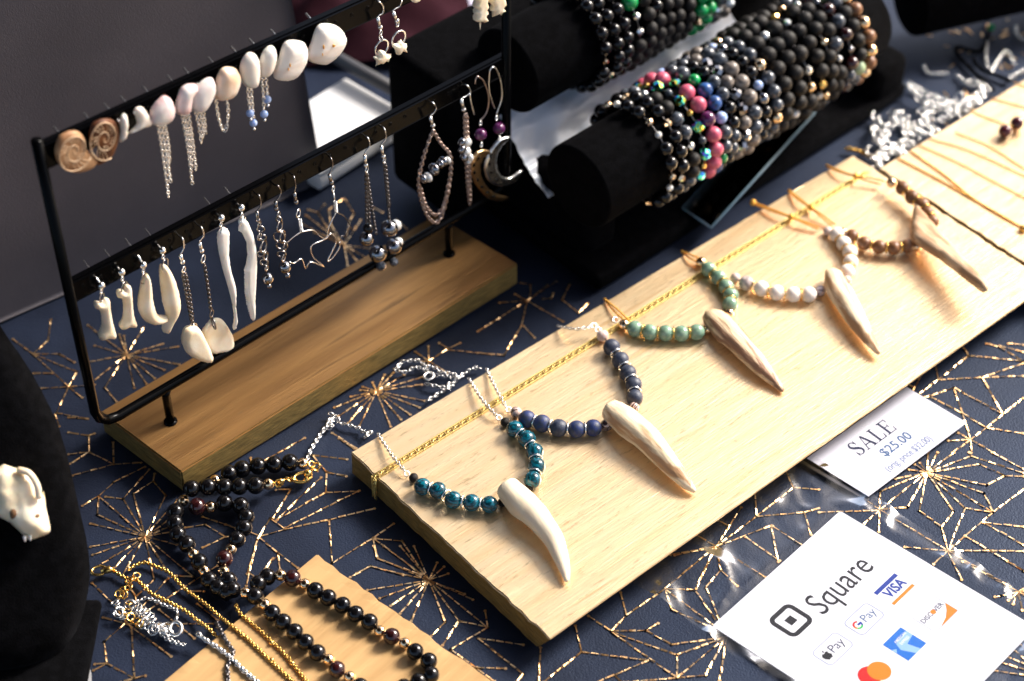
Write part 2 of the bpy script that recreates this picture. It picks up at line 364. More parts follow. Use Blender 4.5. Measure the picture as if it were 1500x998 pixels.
def ringpart(parent, c, ax, R_, mt, r=.03, name='spacer'):
    key = (mt, round(R_, 2), r)
    if key not in _tm:
        mb = MB(); torus(mb, (0, 0, 0), (0, 0, 1), R_, r, 18, 6); me = bpy.data.meshes.new('spacer'); me.from_pydata([v*K for v in mb.v], [], mb.f); me.materials.append(M[mt])
        for p in me.polygons: p.use_smooth = True
        _tm[key] = me
    o = bpy.data.objects.new(name, _tm[key]); COL.objects.link(o); o.parent = parent; o.location = Vector(c)*K-parent.location
    o.rotation_mode = 'QUATERNION'; o.rotation_quaternion = Vector(ax).to_track_quat('Z', 'Y'); return o

# ------------------------------------------------------------------ ground, table, cloth
mb = MB(); g = 9000
mb.add([(-g, -g, -54), (g, -g, -54), (g, g, -54), (-g, g, -54)], [(0, 1, 2, 3)]); mb.build('ground', 'asphalt', kind='structure')
T0 = thing('table', 'grey folding market table standing under the navy cloth', 'table', (0, 0, -54))
mb = MB(); rbox(mb, (-60, -42, -3), (125, 0, 0), (0, 84, 0), (0, 0, 2.8), .3); mb.build('tabletop', 'table', T0)
for x in (-55, 58):
    for y in (-38, 38):
        mb = MB(); tube(mb, [(x, y, -53.95), (x, y, -3.02)], .9, 12); mb.build('leg', 'grey_metal', T0)
CP = thing('added_shade_canopy', 'unseen dark canopy roof added overhead to shade the stall', 'canopy', (-60, -30, -54))  # canopy out of view, added to shade the stall
mb = MB(); NX = 12
vs = [(-190+i*20, -150+j*17.5, 112+14*(1-abs(i-6)/6)*(1-abs(j-6)/6)) for j in range(NX+1) for i in range(NX+1)]
mb.add(vs, [(j*13+i, j*13+i+1, j*13+i+14, j*13+i+13) for j in range(NX) for i in range(NX)]); mb.build('roof', 'canopy', CP)
for x in (-188, 49):
    for y in (-149, 59): mb = MB(); tube(mb, [(x, y, -53.95), (x, y, 112)], 1.2, 10); mb.build('pole', 'grey_metal', CP)  # poles of the added canopy, out of view too
def ch(x, y):      # gentle creases of the cloth, always at or below the level the boards stand on
    v = noise.noise(Vector((x*.055+3, y*.075, .3)))*.5+noise.noise(Vector((x*.16, y*.2, 5)))*.22+max(0, .25-abs(noise.noise(Vector((x*.07+y*.03, y*.05-x*.02, 9)))))*.8
    return -.15+v*.19
mb = MB(); nx, ny = 200, 150; x0, x1, y0, y1 = -61, 66, -43, 43
vs = []; fs = []
for j in range(ny+1):
    for i in range(nx+1):
        x = x0+(x1-x0)*i/nx; y = y0+(y1-y0)*j/ny; z = ch(x, y)
        if i in (0, nx) or j in (0, ny): z -= 26+2*math.sin((x+y)*.5)
        vs.append((x, y, z))
for j in range(ny):
    for i in range(nx): a = j*(nx+1)+i; fs.append((a, a+1, a+nx+2, a+nx+1))
mb.add(vs, fs)
CL = mb.build('tablecloth', 'cloth', label='navy velvet tablecloth printed with geometric copper foil starbursts under everything', cat='tablecloth')
SEG = []
def seg(lst, x0, y0, s):
    for q in lst:
        pts = Z(q, x0, y0, s)
        for a, b in zip(pts, pts[1:]): SEG.append((a, b))
def star(c, tips, x0, y0, s):
    seg([[c, t] for t in tips], x0, y0, s)
s5 = 4.99
star((560, 915), [(400, 640), (475, 605), (710, 620), (795, 650), (740, 790), (735, 845), (745, 885), (790, 975), (220, 620), (210, 755), (160, 820), (160, 990)], 100, 600, s5)
seg([[(400, 640), (590, 430)], [(400, 640), (270, 625)], [(475, 605), (620, 515), (630, 460)], [(620, 515), (710, 620)], [(220, 620), (210, 755)], [(220, 620), (330, 520), (560, 410)],
     [(220, 620), (100, 690)], [(330, 390), (150, 300), (150, 180), (0, 155)], [(0, 315), (150, 300), (10, 385)], [(325, 230), (330, 390), (530, 380)], [(330, 390), (30, 470)], [(0, 45), (130, 55)], [(150, 180), (190, 165)],
     [(980, 775), (1400, 915)], [(850, 850), (1000, 830), (1150, 920), (980, 995)], [(1150, 920), (1290, 910)]], 100, 600, s5)
star((560, -72), [(175, 60), (180, 165), (330, 155), (395, 205), (625, 240), (715, 170), (910, 220)], 100, 798, s5)
seg([[(625, 240), (490, 365), (420, 250)], [(490, 365), (490, 430)], [(910, 220), (790, 215)], [(730, 230), (530, 450)], [(1090, 140), (700, 390), (560, 480)], [(870, 325), (990, 330)],
     [(170, 265), (330, 420), (430, 565)], [(250, 515), (410, 560), (260, 690), (280, 850), (190, 855)], [(180, 900), (280, 850), (480, 960), (460, 590)], [(320, 1000), (480, 960), (560, 940)], [(430, 565), (750, 800)], [(430, 565), (1070, 565)],
     [(660, 460), (920, 670)], [(940, 420), (1090, 540)], [(1370, 0), (1320, 195), (1300, 290)], [(1320, 195), (1380, 235), (1497, 90)]], 100, 798, s5)
seg([[(160, 990), (235, 740), (330, 590), (440, 670), (250, 720)], [(250, 730), (385, 840), (530, 950)], [(260, 990), (385, 855), (400, 960)], [(0, 630), (80, 665)], [(440, 660), (980, 385)], [(440, 670), (760, 600), (1090, 515)],
     [(760, 600), (780, 915), (1080, 730), (1230, 625)], [(1080, 730), (1110, 880), (1430, 1000)], [(1090, 740), (1430, 990)], [(1100, 735), (1290, 750), (1450, 990)], [(960, 990), (1060, 935), (1300, 1000)],
     [(380, 600), (735, 400), (970, 390)], [(735, 400), (740, 250), (635, 125), (890, 155)], [(740, 250), (885, 280)], [(370, 610), (700, 290)], [(350, 590), (480, 380), (370, 385)], [(280, 175), (580, 0)], [(830, 0), (940, 75)], [(185, 150), (190, 190)]], 330, 640, s5)
s6 = 6.24
star((445, 440), [(520, 290), (600, 270), (700, 290), (870, 310), (860, 380), (890, 530), (840, 590), (755, 655), (670, 700), (575, 765), (290, 760), (185, 735), (100, 670), (60, 590), (210, 490), (300, 430), (320, 400), (410, 360)], 480, 500, s6)
star((925, 165), [(920, 30), (800, 80), (1100, 50), (1090, 270), (860, 170), (910, 230)], 480, 500, s6)
seg([[(1210, 0), (1100, 50), (1020, 0)], [(1100, 60), (1497, 105)], [(40, 825), (260, 965)]], 480, 500, s6)
star((640, 250), [(215, 150), (270, 90), (310, 0), (430, 0), (530, 0), (700, 120), (750, 150), (780, 200), (960, 390), (900, 350), (190, 325), (280, 385), (360, 440), (430, 495), (510, 550), (760, 555), (860, 545), (1060, 585)], 500, 798, s5)
seg([[(215, 150), (65, 230)], [(270, 90), (235, 0)], [(760, 555), (655, 660)], [(740, 725), (860, 545), (1070, 590), (1050, 470)], [(1070, 590), (800, 755), (990, 890), (1120, 985)], [(990, 885), (1200, 890)],
     [(1000, 670), (1330, 715)], [(1000, 670), (1330, 930), (1280, 990)]], 500, 798, s5)
seg([[(450, 240), (340, 180)], [(450, 240), (200, 260)], [(450, 240), (0, 520)], [(390, 75), (480, 90), (480, 180)], [(640, 95), (450, 240), (780, 430)], [(450, 240), (400, 470), (240, 740), (0, 715)], [(420, 475), (520, 580)],
     [(690, 170), (670, 220), (600, 220)], [(770, 230), (920, 350), (1010, 260)], [(780, 210), (840, 90)], [(450, 240), (720, 60)]], 700, 400, s6)
seg([[(60, 735), (45, 1000)], [(315, 575), (360, 765), (80, 990)], [(360, 765), (850, 830), (600, 935), (440, 1000)], [(600, 935), (655, 990), (1060, 960)], [(410, 505), (580, 615), (690, 500), (645, 335)], [(690, 500), (970, 310), (1340, 5)],
     [(1040, 70), (1340, 5), (1190, 320), (970, 310)], [(1190, 320), (1410, 640)], [(1410, 640), (1270, 300), (1380, 175), (1340, 5)], [(1380, 175), (1500, 290)], [(970, 310), (1020, 460), (1410, 640)], [(970, 310), (1410, 640)],
     [(580, 615), (830, 610), (920, 560)], [(830, 610), (1020, 715), (1410, 665)], [(580, 620), (1060, 790), (1410, 665)], [(1060, 790), (1060, 960), (580, 620)], [(1060, 960), (1410, 665)], [(1060, 960), (1270, 940), (1410, 665)], [(1370, 980), (1420, 665)]], 780, 798, s5)
star((745, 690), [(410, 755), (600, 1000), (600, 610), (930, 405), (1040, 470), (1150, 535), (1110, 915)], 900, 660, s5)
seg([[(840, 540), (760, 500)], [(1030, 300), (1040, 470), (1310, 260), (1250, 130)], [(1310, 260), (1497, 275)], [(1040, 470), (1390, 440), (1440, 600)], [(1390, 440), (1497, 410)], [(960, 620), (1210, 790)], [(1150, 540), (1200, 800)], [(1160, 540), (1380, 680)]], 900, 660, s5)
star((790, 150), [(800, 0), (870, 0), (990, 0), (1115, 25), (1180, 85), (1230, 240), (1210, 300), (1275, 440), (1070, 410), (985, 435), (735, 430), (650, 405), (450, 420), (450, 290), (560, 200), (660, 130), (700, 90), (740, 80)], 1200, 660, s5)
seg([[(1100, 0), (1115, 25), (1500, 150)], [(1180, 85), (1360, 170), (1500, 175)], [(1360, 170), (1230, 240)], [(1210, 300), (1275, 440), (1500, 270)], [(1070, 410), (1275, 440), (945, 720)], [(1270, 0), (1500, 120)], [(450, 290), (440, 580)],
     [(450, 420), (650, 405)], [(330, 525), (450, 420), (340, 350), (0, 140)], [(0, 440), (450, 425), (945, 720)], [(735, 430), (900, 550), (985, 435)], [(900, 550), (945, 720)], [(1070, 410), (945, 720)], [(630, 690), (945, 720), (840, 815)],
     [(1045, 930), (945, 720), (1500, 725)], [(945, 720), (1400, 985)], [(1070, 615), (1500, 870)], [(1200, 515), (1500, 545)], [(1215, 520), (1500, 680)]], 1200, 660, s5)
seg([[(690, 190), (720, 335), (1000, 110), (940, 20)], [(1000, 110), (1497, 160)], [(720, 335), (1120, 310), (1497, 180)], [(1497, 295), (1120, 310), (1310, 645), (860, 405), (640, 485), (940, 640), (860, 405)], [(940, 640), (1160, 770), (1310, 645), (1497, 500)],
     [(940, 640), (1015, 880), (1160, 770), (1497, 820)], [(580, 260), (485, 440)], [(720, 335), (530, 470)], [(430, 370), (490, 400)], [(1160, 0), (1280, 30), (1497, 160)], [(1280, 20), (1497, 75)], [(1360, 0), (1497, 10)], [(580, 495), (640, 485)]], 1260, 500, s6)
star((1015, 880), [(810, 890), (905, 820), (850, 1000), (1020, 1000), (1230, 1000)], 1260, 500, s6)
star((630, 250), [(170, 0), (490, 280), (550, 320), (590, 350), (665, 400), (673, 240), (800, 260), (760, 180), (780, 330)], 1380, 820, 5.608)
seg([[(540, 0), (673, 80), (800, 150)], [(440, 290), (490, 280)], [(600, 620), (700, 740)], [(520, 670), (720, 830)], [(450, 740), (720, 860)], [(390, 800), (720, 900)], [(320, 880), (720, 940)]], 1380, 820, 5.608)
star((925, 440), [(1300, 380), (1190, 360), (1310, 510), (1200, 550), (1130, 610), (1070, 650), (980, 680), (765, 675), (640, 660), (640, 490), (690, 370), (870, 290), (905, 300), (1050, 240), (640, 220)], 0, 430, s5)
seg([[(765, 675), (850, 780)], [(300, 680), (500, 670), (410, 860), (640, 905)], [(240, 430), (500, 670), (600, 750)], [(690, 655), (500, 670), (560, 560), (240, 430)], [(240, 430), (350, 330), (370, 180)], [(240, 430), (90, 320)], [(240, 430), (430, 430), (540, 490)], [(240, 570), (380, 570)], [(400, 870), (430, 960)]], 0, 430, s5)
star((650, 670), [(300, 400), (260, 480), (480, 490), (530, 490), (700, 450), (800, 440), (760, 800), (680, 850), (850, 780), (380, 560), (900, 700)], 400, 250, s6)
seg([[(410, 375), (320, 350)], [(480, 490), (410, 375), (470, 300)], [(530, 490), (510, 350), (650, 240), (740, 380), (700, 450)], [(920, 330), (1000, 370)], [(1130, 440), (1220, 520)]], 400, 250, s6)
# the same print goes on beyond and outside the picture
def free_star(cx, cy, r, ang=0.):
    def q(a, rr): return (cx+math.cos(a)*rr, cy+math.sin(a)*rr)
    out = []
    for k in range(6):
        a = ang+k*math.pi/3
        out += [((cx, cy), q(a-.16, r*.72)), ((cx, cy), q(a+.16, r*.72)), (q(a-.16, r*.72), q(a, r*.95)), (q(a+.16, r*.72), q(a, r*.95)), ((cx, cy), q(a+math.pi/6, r*.9)),
                (q(a, r*.95), q(a+math.pi/6, r*.9)), (q(a+math.pi/6, r*.9), q(a+math.pi/3, r*.95))]
    return out
WS = [(P(*a).xy, P(*b).xy) for a, b in SEG]
for cx, cy in ((44, 12), (42, 26), (37, -2), (31, -12), (40, -14), (14, -27), (0, -25), (-14, -30), (28, -26), (-26, -14), (-32, 2), (-30, 18), (-12, 36), (17, 30), (-40, -20), (-22, 30)):
    WS += [(Vector(a), Vector(b)) for a, b in free_star(cx, cy, 4.9, cx)]
mb = MB()
for a, b in WS:
    d = b-a; L = d.length
    if L < .05: continue
    d.normalize(); nrm = Vector((-d.y, d.x)); n = max(1, int(L/.34)); w = .034
    for i in range(n):
        s0 = i*L/n; s1 = s0+L/n*.84; q = []
        ww = w*random.uniform(.75, 1.15)
        for s, sg in ((s0, -1), (s1, -1), (s1, 1), (s0, 1)):
            p = a+d*s+nrm*(sg*ww); q.append((p.x, p.y, ch(p.x, p.y)+.016+random.uniform(0, .05)))
        mb.add(q, [(0, 1, 2, 3)])
    for p in (a, b):
        mb.add([(p.x+.07*math.cos(t), p.y+.07*math.sin(t), ch(p.x, p.y)+.034) for t in (0, 1.05, 2.09, 3.14, 4.19, 5.24)], [(0, 1, 2, 3, 4, 5)])
for cx, cy in ((27.5, 18.5), (31.5, 23.5), (25.5, 23), (29, 14.5), (23.5, 16.5)):
    for k in range(26):
        a0 = random.uniform(0, 6.28); rr_ = random.uniform(.5, 3.2); x = cx+math.cos(a0)*rr_; y = cy+math.sin(a0)*rr_; l = random.uniform(.1, .3); w = .035
        dx, dy = math.cos(a0), math.sin(a0)
        mb.add([(x+dx*l*sa-dy*w*sb, y+dy*l*sa+dx*w*sb, ch(x, y)+.03+random.uniform(-.02, .04)) for sa, sb in ((-1, -1), (1, -1), (1, 1), (-1, 1))], [(0, 1, 2, 3)])
mb.build('foil_print', 'foil', CL, smooth=False, kind='stuff')

# ------------------------------------------------------------------ boards
BT = 1.30
def board(name, A, B, D, top, bottom_in, label, bev=.05, mats=('gold_board', 'end_grain'), T=BT):
    """A,B,D: level corners (A->B long side, A->D short side); the lower front edge sits bottom_in further in"""
    A, B, D = Vector(A), Vector(B), Vector(D); C = B+(D-A)*(.955 if bottom_in > .5 else 1); ey = (D-A).normalized(); ex = (B-A).normalized()
    bm = bmesh.new(); tv = [bm.verts.new(p) for p in (A, B, C, D)]
    dn = Vector((0, 0, -T)); bv = [bm.verts.new(p+dn) for p in (A, B, C-ey*bottom_in, D-ey*bottom_in)]
    bm.faces.new(tv); bm.faces.new(bv[::-1])
    for i in range(4): bm.faces.new((tv[i], tv[(i+1) % 4], bv[(i+1) % 4], bv[i]))
    bmesh.ops.recalc_face_normals(bm, faces=bm.faces)
    bmesh.ops.bevel(bm, geom=list(bm.edges), offset=bev, segments=2, affect='EDGES')
    # slightly worn outline
    bmesh.ops.subdivide_edges(bm, edges=[e for e in bm.edges if e.calc_length() > 2], cuts=44, use_grid_fill=True)
    for v in bm.verts:
        k = .06 if v.co.z > A.z-.15 else .04
        nn = noise.noise(v.co*1.7)*k+noise.noise(v.co*5)*k*.5
        e = min(abs((v.co-A).dot(ey)), abs((v.co-D).dot(ey)), abs((v.co-A).dot(ex)), abs((v.co-B).dot(ex)))
        if e < .25: v.co += Vector((nn, nn*.7, 0 if v.co.z < .3 else nn*.5))
    bm.normal_update(); bm.verts.index_update()
    mb = MB(); mb.v = [v.co.copy() for v in bm.verts]
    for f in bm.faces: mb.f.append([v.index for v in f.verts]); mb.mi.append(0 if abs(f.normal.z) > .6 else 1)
    bm.free()
    return mb.build(name, list(mats), None, loc=(A.x, A.y, A.z-T), smooth=False, rot=math.atan2(ex.y, ex.x), label=label, cat='display board')
A = P(513, 663, BT); Bf = P(1250, 227, BT); D = P(806, 937, BT)
ex = (Bf-A).normalized(); ey = (D-A).normalized()
board('display_board', A, Bf, A+ey*(D-A).length, BT, .75, 'long gold painted board carrying the five antler tine necklaces')
A2 = P(1288, 247, BT); B2 = P(1500, 117, BT); D2 = P(1500, 362, BT)
ex2 = (B2-A2).normalized(); ey2 = (D2-A2).normalized(); ey2 = (ey2-ex2*ey2.dot(ex2)).normalized()
board('display_board', A2, A2+ex2*26, A2+ey2*16, BT, .1, 'bleached looking gold board with fine chains at right edge of photo')
LT = .35
A3 = P(463, 812, LT); D3 = P(722, 998, LT); B3 = P(205, 998, LT)
e3 = (D3-A3).normalized(); f3 = (B3-A3).normalized(); f3 = (f3-e3*f3.dot(e3)).normalized()
board('display_board', A3+f3*14+e3*0, A3, A3+f3*14+e3*20, LT, .2, 'thin tan board under the black bead strand at bottom of photo', mats=('raw_wood', 'raw_wood'), T=LT)

# ------------------------------------------------------------------ earring rack
RT_ = BT
f1 = P(250, 618, RT_); f2 = P(658, 372, RT_); RU = (f2-f1).normalized(); RN = Vector((RU.y, -RU.x, 0))   # RN looks to the camera
RA = P(146, 603, RT_); RB = P(265, 692, RT_); RC = P(762, 388, RT_); RBL = (RC-RB).length
RY = (RB-RA).normalized(); RX = RU
rack = thing('earring_rack', 'black wire earring rack on a dark gold wooden base, hung with shells and bones', 'jewelry rack', (f1+f2)/2-Vector((0, 0, RT_)))
# base
def slab(name, A, exv, eyv, T, mats, parent, bev=.07):
    mb = MB(); bm = bmesh.new(); bmesh.ops.create_cube(bm, size=1)
    for v in bm.verts: q = v.co+Vector((.5, .5, -.5)); v.co = A+exv*q.x+eyv*q.y+Vector((0, 0, T*q.z))
    bmesh.ops.recalc_face_normals(bm, faces=bm.faces); bmesh.ops.bevel(bm, geom=list(bm.edges), offset=bev, segments=2, affect='EDGES')
    bm.normal_update(); bm.verts.index_update(); mb.v = [v.co.copy() for v in bm.verts]
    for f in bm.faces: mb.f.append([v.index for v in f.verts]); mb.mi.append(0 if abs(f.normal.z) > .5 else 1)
    bm.free(); return mb.build(name, mats, parent, loc=A-Vector((0, 0, T)), smooth=False, rot=math.atan2(exv.y, exv.x))
slab('base', RA, RX*RBL, RY*(RB-RA).length, RT_, ['gold_base', 'end_grain'], rack)
def rk(px, py, off=0.): return PL(px, py, f1+RN*off, RN)
def rsz(p): d = p-f1; return d.dot(RU), d.z+RT_
def RP(s, z, off=0.): return f1+RU*s+Vector((0, 0, z-RT_))+RN*off
S0, S1_ = -3.35, 19.6; ZB, ZT = 3.35, 18.55; fr = .22
mb = MB(); rr = 1.0; pts = []
pts = [RP(S0, ZT)]+[RP(S0, ZB+rr)]+[RP(S0+rr-rr*math.cos(a), ZB+rr-rr*math.sin(a)) for a in (R(30), R(60))]+[RP(S0+rr, ZB)]+[RP(S1_-rr, ZB)]+[RP(S1_-rr+rr*math.sin(a), ZB+rr-rr*math.cos(a)) for a in (R(30), R(60))]+[RP(S1_, ZB+rr), RP(S1_, ZT)]
tube(mb, pts, fr, 12); mb.build('frame', 'black_metal', rack)
for fpt in (f1, f2):
    s, _ = rsz(fpt); mb = MB(); tube(mb, [RP(s, RT_-.02), RP(s, RT_+.06)], .3, 12); tube(mb, [RP(s, RT_+.02), RP(s, ZB-.35), RP(s, ZB-.15)], [.19, .19, .24], 12); mb.build('foot', 'black_metal', rack)
def flatbar(name, s0, s1, zc0, zc1, h):
    mb = MB(); L = RP(s1, zc1)-RP(s0, zc0)
    o = RP(s0, zc0-h/2, -.13); rbox(mb, o, L, RN*.16, Vector((0, 0, h)), .03, 1)
    rbox(mb, o-RN*.16+Vector((0, 0, h-.05)), L, RN*.2, Vector((0, 0, .09)), .02, 1)      # folded top lip
    return mb.build(name, 'black_metal', rack, smooth=False)
# bar heights read off the photograph at both ends
zt0 = rsz(rk(150, 192))[1]; zt1 = rsz(rk(540, 14))[1]; st0 = rsz(rk(150, 192))[0]; st1 = rsz(rk(540, 14))[0]
zm0 = rsz(rk(109, 428))[1]; zm1 = rsz(rk(730, 101))[1]; sm0 = rsz(rk(109, 428))[0]; sm1 = rsz(rk(730, 101))[0]
def lin(s, s0, z0, s1, z1): return z0+(z1-z0)*(s-s0)/(s1-s0)
tz = lambda s: lin(s, st0, zt0, st1, zt1)
mz = lambda s: lin(s, sm0, zm0, sm1, zm1)
flatbar('top_bar', S0, S1_, tz(S0), tz(S1_), 1.05)
flatbar('middle_bar', S0, S1_, mz(S0), mz(S1_), .95)
for zf, nm in ((tz, 'top'), (mz, 'mid')):
    mb = MB()
    for i in range(46):
        s = S0+.6+i*.82
        if s > S1_-.3: break
        torus(mb, RP(s, zf(s)+.12, .035), RN, .075, .02, 10, 5)
    mb.build('punched_hole', 'black_metal', rack, kind='stuff')

# --- earrings. every one hangs in (or just in front of) the rack plane
OFF = .32
GP = 'earrings hanging on the black wire rack'
def E(px, py, off=OFF): return rk(px, py, off)
def pl2(pts, off=OFF):        # photo outline -> plan outline in the rack plane frame
    return [((E(x, y, off)-RP(0, 0, off)).dot(RU), E(x, y, off).z) for x, y in pts]
def earring(label, at, name='earring'):
    return thing(name, label, 'earring', E(*at), GP)
def solid(e, pts, th, w, mt, name, off=OFF, grid=None, back=1., bumpf=None, cn=3, m=0):
    mb = MB(); inflate(mb, pl2(pts, off), Vector((*(f1-RU*0).xy, 0))+RN*off, RU, (0, 0, 1), RN, th, w, grid, back, cn, bumpf); return mb.build(name, mt, e)
def wire(e, pts, r, mt, name='hook', off=OFF, n=4, offs=None):
    q = [E(x, y, off if offs is None else offs[i]) for i, (x, y) in enumerate(pts)]
    mb = MB(); tube(mb, smooth_path(q, n), r, 6); return mb.build(name, mt, e)
def pin(e, px, py, bar=None):             # post through the bar, its end standing out behind
    p = E(px, py); s, _ = rsz(p); zz = (bar or tz)(s)+.12
    mb = MB(); q0 = RP(s, zz, .25); tube(mb, [q0, RP(s, zz+.36, -.8)], .05, 6); ball(mb, q0-RN*.65, .1, 8, 6); mb.build('post', 'silver', e)
def chains(e, lst, mt='silver', ll=.20, wr=.021, off=OFF, name='chain'):
    for q in lst:
        mb = MB(); chain(mb, smooth_path([E(x, y, off) for x, y in q], 4), ll, wr, .62); mb.build(name, mt, e)
def studball(e, px, py, bar=mz):
    p = E(px, py, .3); b = bead(e, p, .155, 'silver', 'stud'); s, zz = rsz(p)
    mb = MB(); q = RP(s, mz(s)+.12, .12); tube(mb, [p, q, RP(s, mz(s)+.52, -.8)], .045, 6); ball(mb, q-RN*.6, .13, 8, 6); mb.build('post', 'silver', e)
def jump(e, px, py, rp, mt='steel', off=OFF, ax=None, w=.03, el=1.):
    p = E(px, py, off); mb = MB(); torus(mb, p, ax if ax is not None else (RN+RU*.5), upx(rp, p), w, 18, 6, el, up=(0, 0, 1)); mb.build('jump_ring', mt, e)
z1 = lambda l: Z(l, 0, 0, 3.3275)
z2 = lambda l: Z(l, 350, 0, 3.1186)
z3 = lambda l: Z(l, 80, 280, 3.566)
z4 = lambda l: Z(l, 340, 220, 4.5375)
z5 = lambda l: Z(l, 560, 80, 3.8375)
# ammonites
def ammonite(label, outline, c, r0, turns, mt, squash, tip, a0):
    e = earring(label, z1([c])[0]); solid(e, z1(outline), .15, .2, mt, 'fossil_body')
    (cx, cy), = z1([c]); C0 = pl2([(cx, cy)])[0]; mb = MB(); pts = []; N_ = 60
    for i in range(N_+1):
        a = a0-i/N_*turns*2*math.pi; rad = r0*(1-i/N_)**1.25
        pts.append(RP(C0[0]+math.cos(a)*rad*squash, C0[1]+math.sin(a)*rad, OFF+.15))
    tube(mb, pts, [.024*(1-.5*i/N_)+.006 for i in range(N_+1)], 6)
    mb.build('spiral_ridge', 'septa', e); mb = MB()
    for k in range(20):
        i = int(k*1.3); a = a0-i/N_*turns*2*math.pi-.15; r1 = r0*(1-i/N_)**1.25; r2 = r1*.55
        q = [RP(C0[0]+math.cos(a-(1-t)*.25)*(r2+(r1-r2)*t)*squash, C0[1]+math.sin(a-(1-t)*.25)*(r2+(r1-r2)*t), OFF+.15) for t in (0, .33, .66, 1)]
        tube(mb, q, .014, 5)
    mb.build('chamber_walls', 'septa', e); pin(e, cx, cy)
ammonite('pale tan ammonite fossil stud, first at left end of the top bar', [(265, 730), (285, 670), (330, 640), (380, 640), (415, 680), (422, 725), (475, 780), (455, 815), (400, 840), (350, 840), (300, 815), (275, 780)], (352, 730), .93, 2.6, 'nacre_pale', .85, 0, R(-40))
ammonite('dark amber brown ammonite fossil stud beside the pale one', [(435, 640), (455, 600), (500, 578), (550, 585), (578, 630), (578, 690), (545, 760), (490, 800), (450, 805), (480, 770), (470, 710), (440, 690)], (500, 670), .98, 2.6, 'nacre_brown', .75, 0, R(-80))
# shell studs on the top bar
SH = [
 ('narrow white crescent shell stud right of the brown ammonite', [(600, 552), (620, 570), (625, 620), (612, 670), (592, 695), (580, 680), (588, 640), (583, 590)], 'shell_white', .14, .12, [], z1),
 ('small white curved tooth shaped shell stud left of the first chained shell', [(655, 530), (690, 520), (720, 555), (745, 600), (700, 625), (650, 648), (628, 645), (665, 605), (660, 565)], 'shell_white', .16, .16, [], z1),
 ('white slipper shell earring with the longest silver chain fringe', [(800, 465), (835, 485), (850, 530), (835, 580), (790, 608), (740, 608), (728, 580), (735, 530), (765, 490)], 'shell_pink', .36, .5, [[(768, 600), (800, 800), (822, 960)], [(785, 600), (812, 760), (832, 890)], [(802, 600), (820, 700), (826, 795)]], z1),
 ('rosy topped shell earring with long silver chain fringe, fourth shell', [(880, 430), (915, 408), (955, 410), (962, 430), (935, 470), (927, 530), (900, 560), (860, 555), (853, 520), (865, 470)], 'shell_pink', .32, .4, [[(885, 550), (915, 720), (938, 900)], [(900, 550), (925, 700), (935, 820)], [(917, 545), (940, 700), (955, 830)]], z1),
 ('pinkish oval shell earring with short three strand silver fringe', [(1010, 378), (1040, 385), (1047, 430), (1030, 480), (990, 540), (945, 545), (930, 510), (935, 460), (965, 410)], 'shell_pink', .34, .42, [[(950, 535), (970, 620), (982, 698)], [(968, 535), (985, 600), (990, 670)], [(988, 530), (998, 600), (1000, 655)]], z1),
 ('peach shell earring with a single hanging loop of silver chain', [(1100, 325), (1150, 335), (1168, 370), (1160, 420), (1130, 470), (1075, 490), (1045, 470), (1050, 400), (1070, 345)], 'shell_peach', .38, .5, [[(1050, 480), (1062, 560), (1082, 628), (1098, 636), (1108, 600), (1112, 540), (1103, 475)]], z1),
 ('plain white oval shell earring with two pale blue beads on lower chains', [(1210, 255), (1250, 270), (1262, 320), (1255, 400), (1225, 430), (1190, 415), (1168, 360), (1175, 300)], 'shell_white', .36, .45, [[(1205, 425), (1212, 490), (1218, 535)], [(1222, 425), (1230, 510), (1235, 580)]], z1),
 ('slim white shell earring with two pale blue beads, left of the clam shells', [(140, 208), (165, 220), (168, 260), (150, 320), (120, 352), (95, 345), (92, 290), (110, 235)], 'shell_white', .32, .4, [[(103, 345), (110, 420), (114, 500)], [(120, 345), (126, 390), (130, 435)]], z2),
 ('broad white clam shell stud with a peach tip, left of the pair', [(230, 183), (290, 190), (310, 220), (305, 280), (260, 350), (210, 370), (165, 360), (158, 330), (180, 270), (200, 205)], 'shell_clam', .36, .6, [], z2),
 ('broad white clam shell stud with brown flecks, last shell on the bar', [(380, 107), (440, 115), (480, 150), (485, 190), (450, 250), (400, 290), (370, 295), (320, 280), (308, 250), (330, 190), (350, 130)], 'shell_clam', .38, .65, [], z2)]
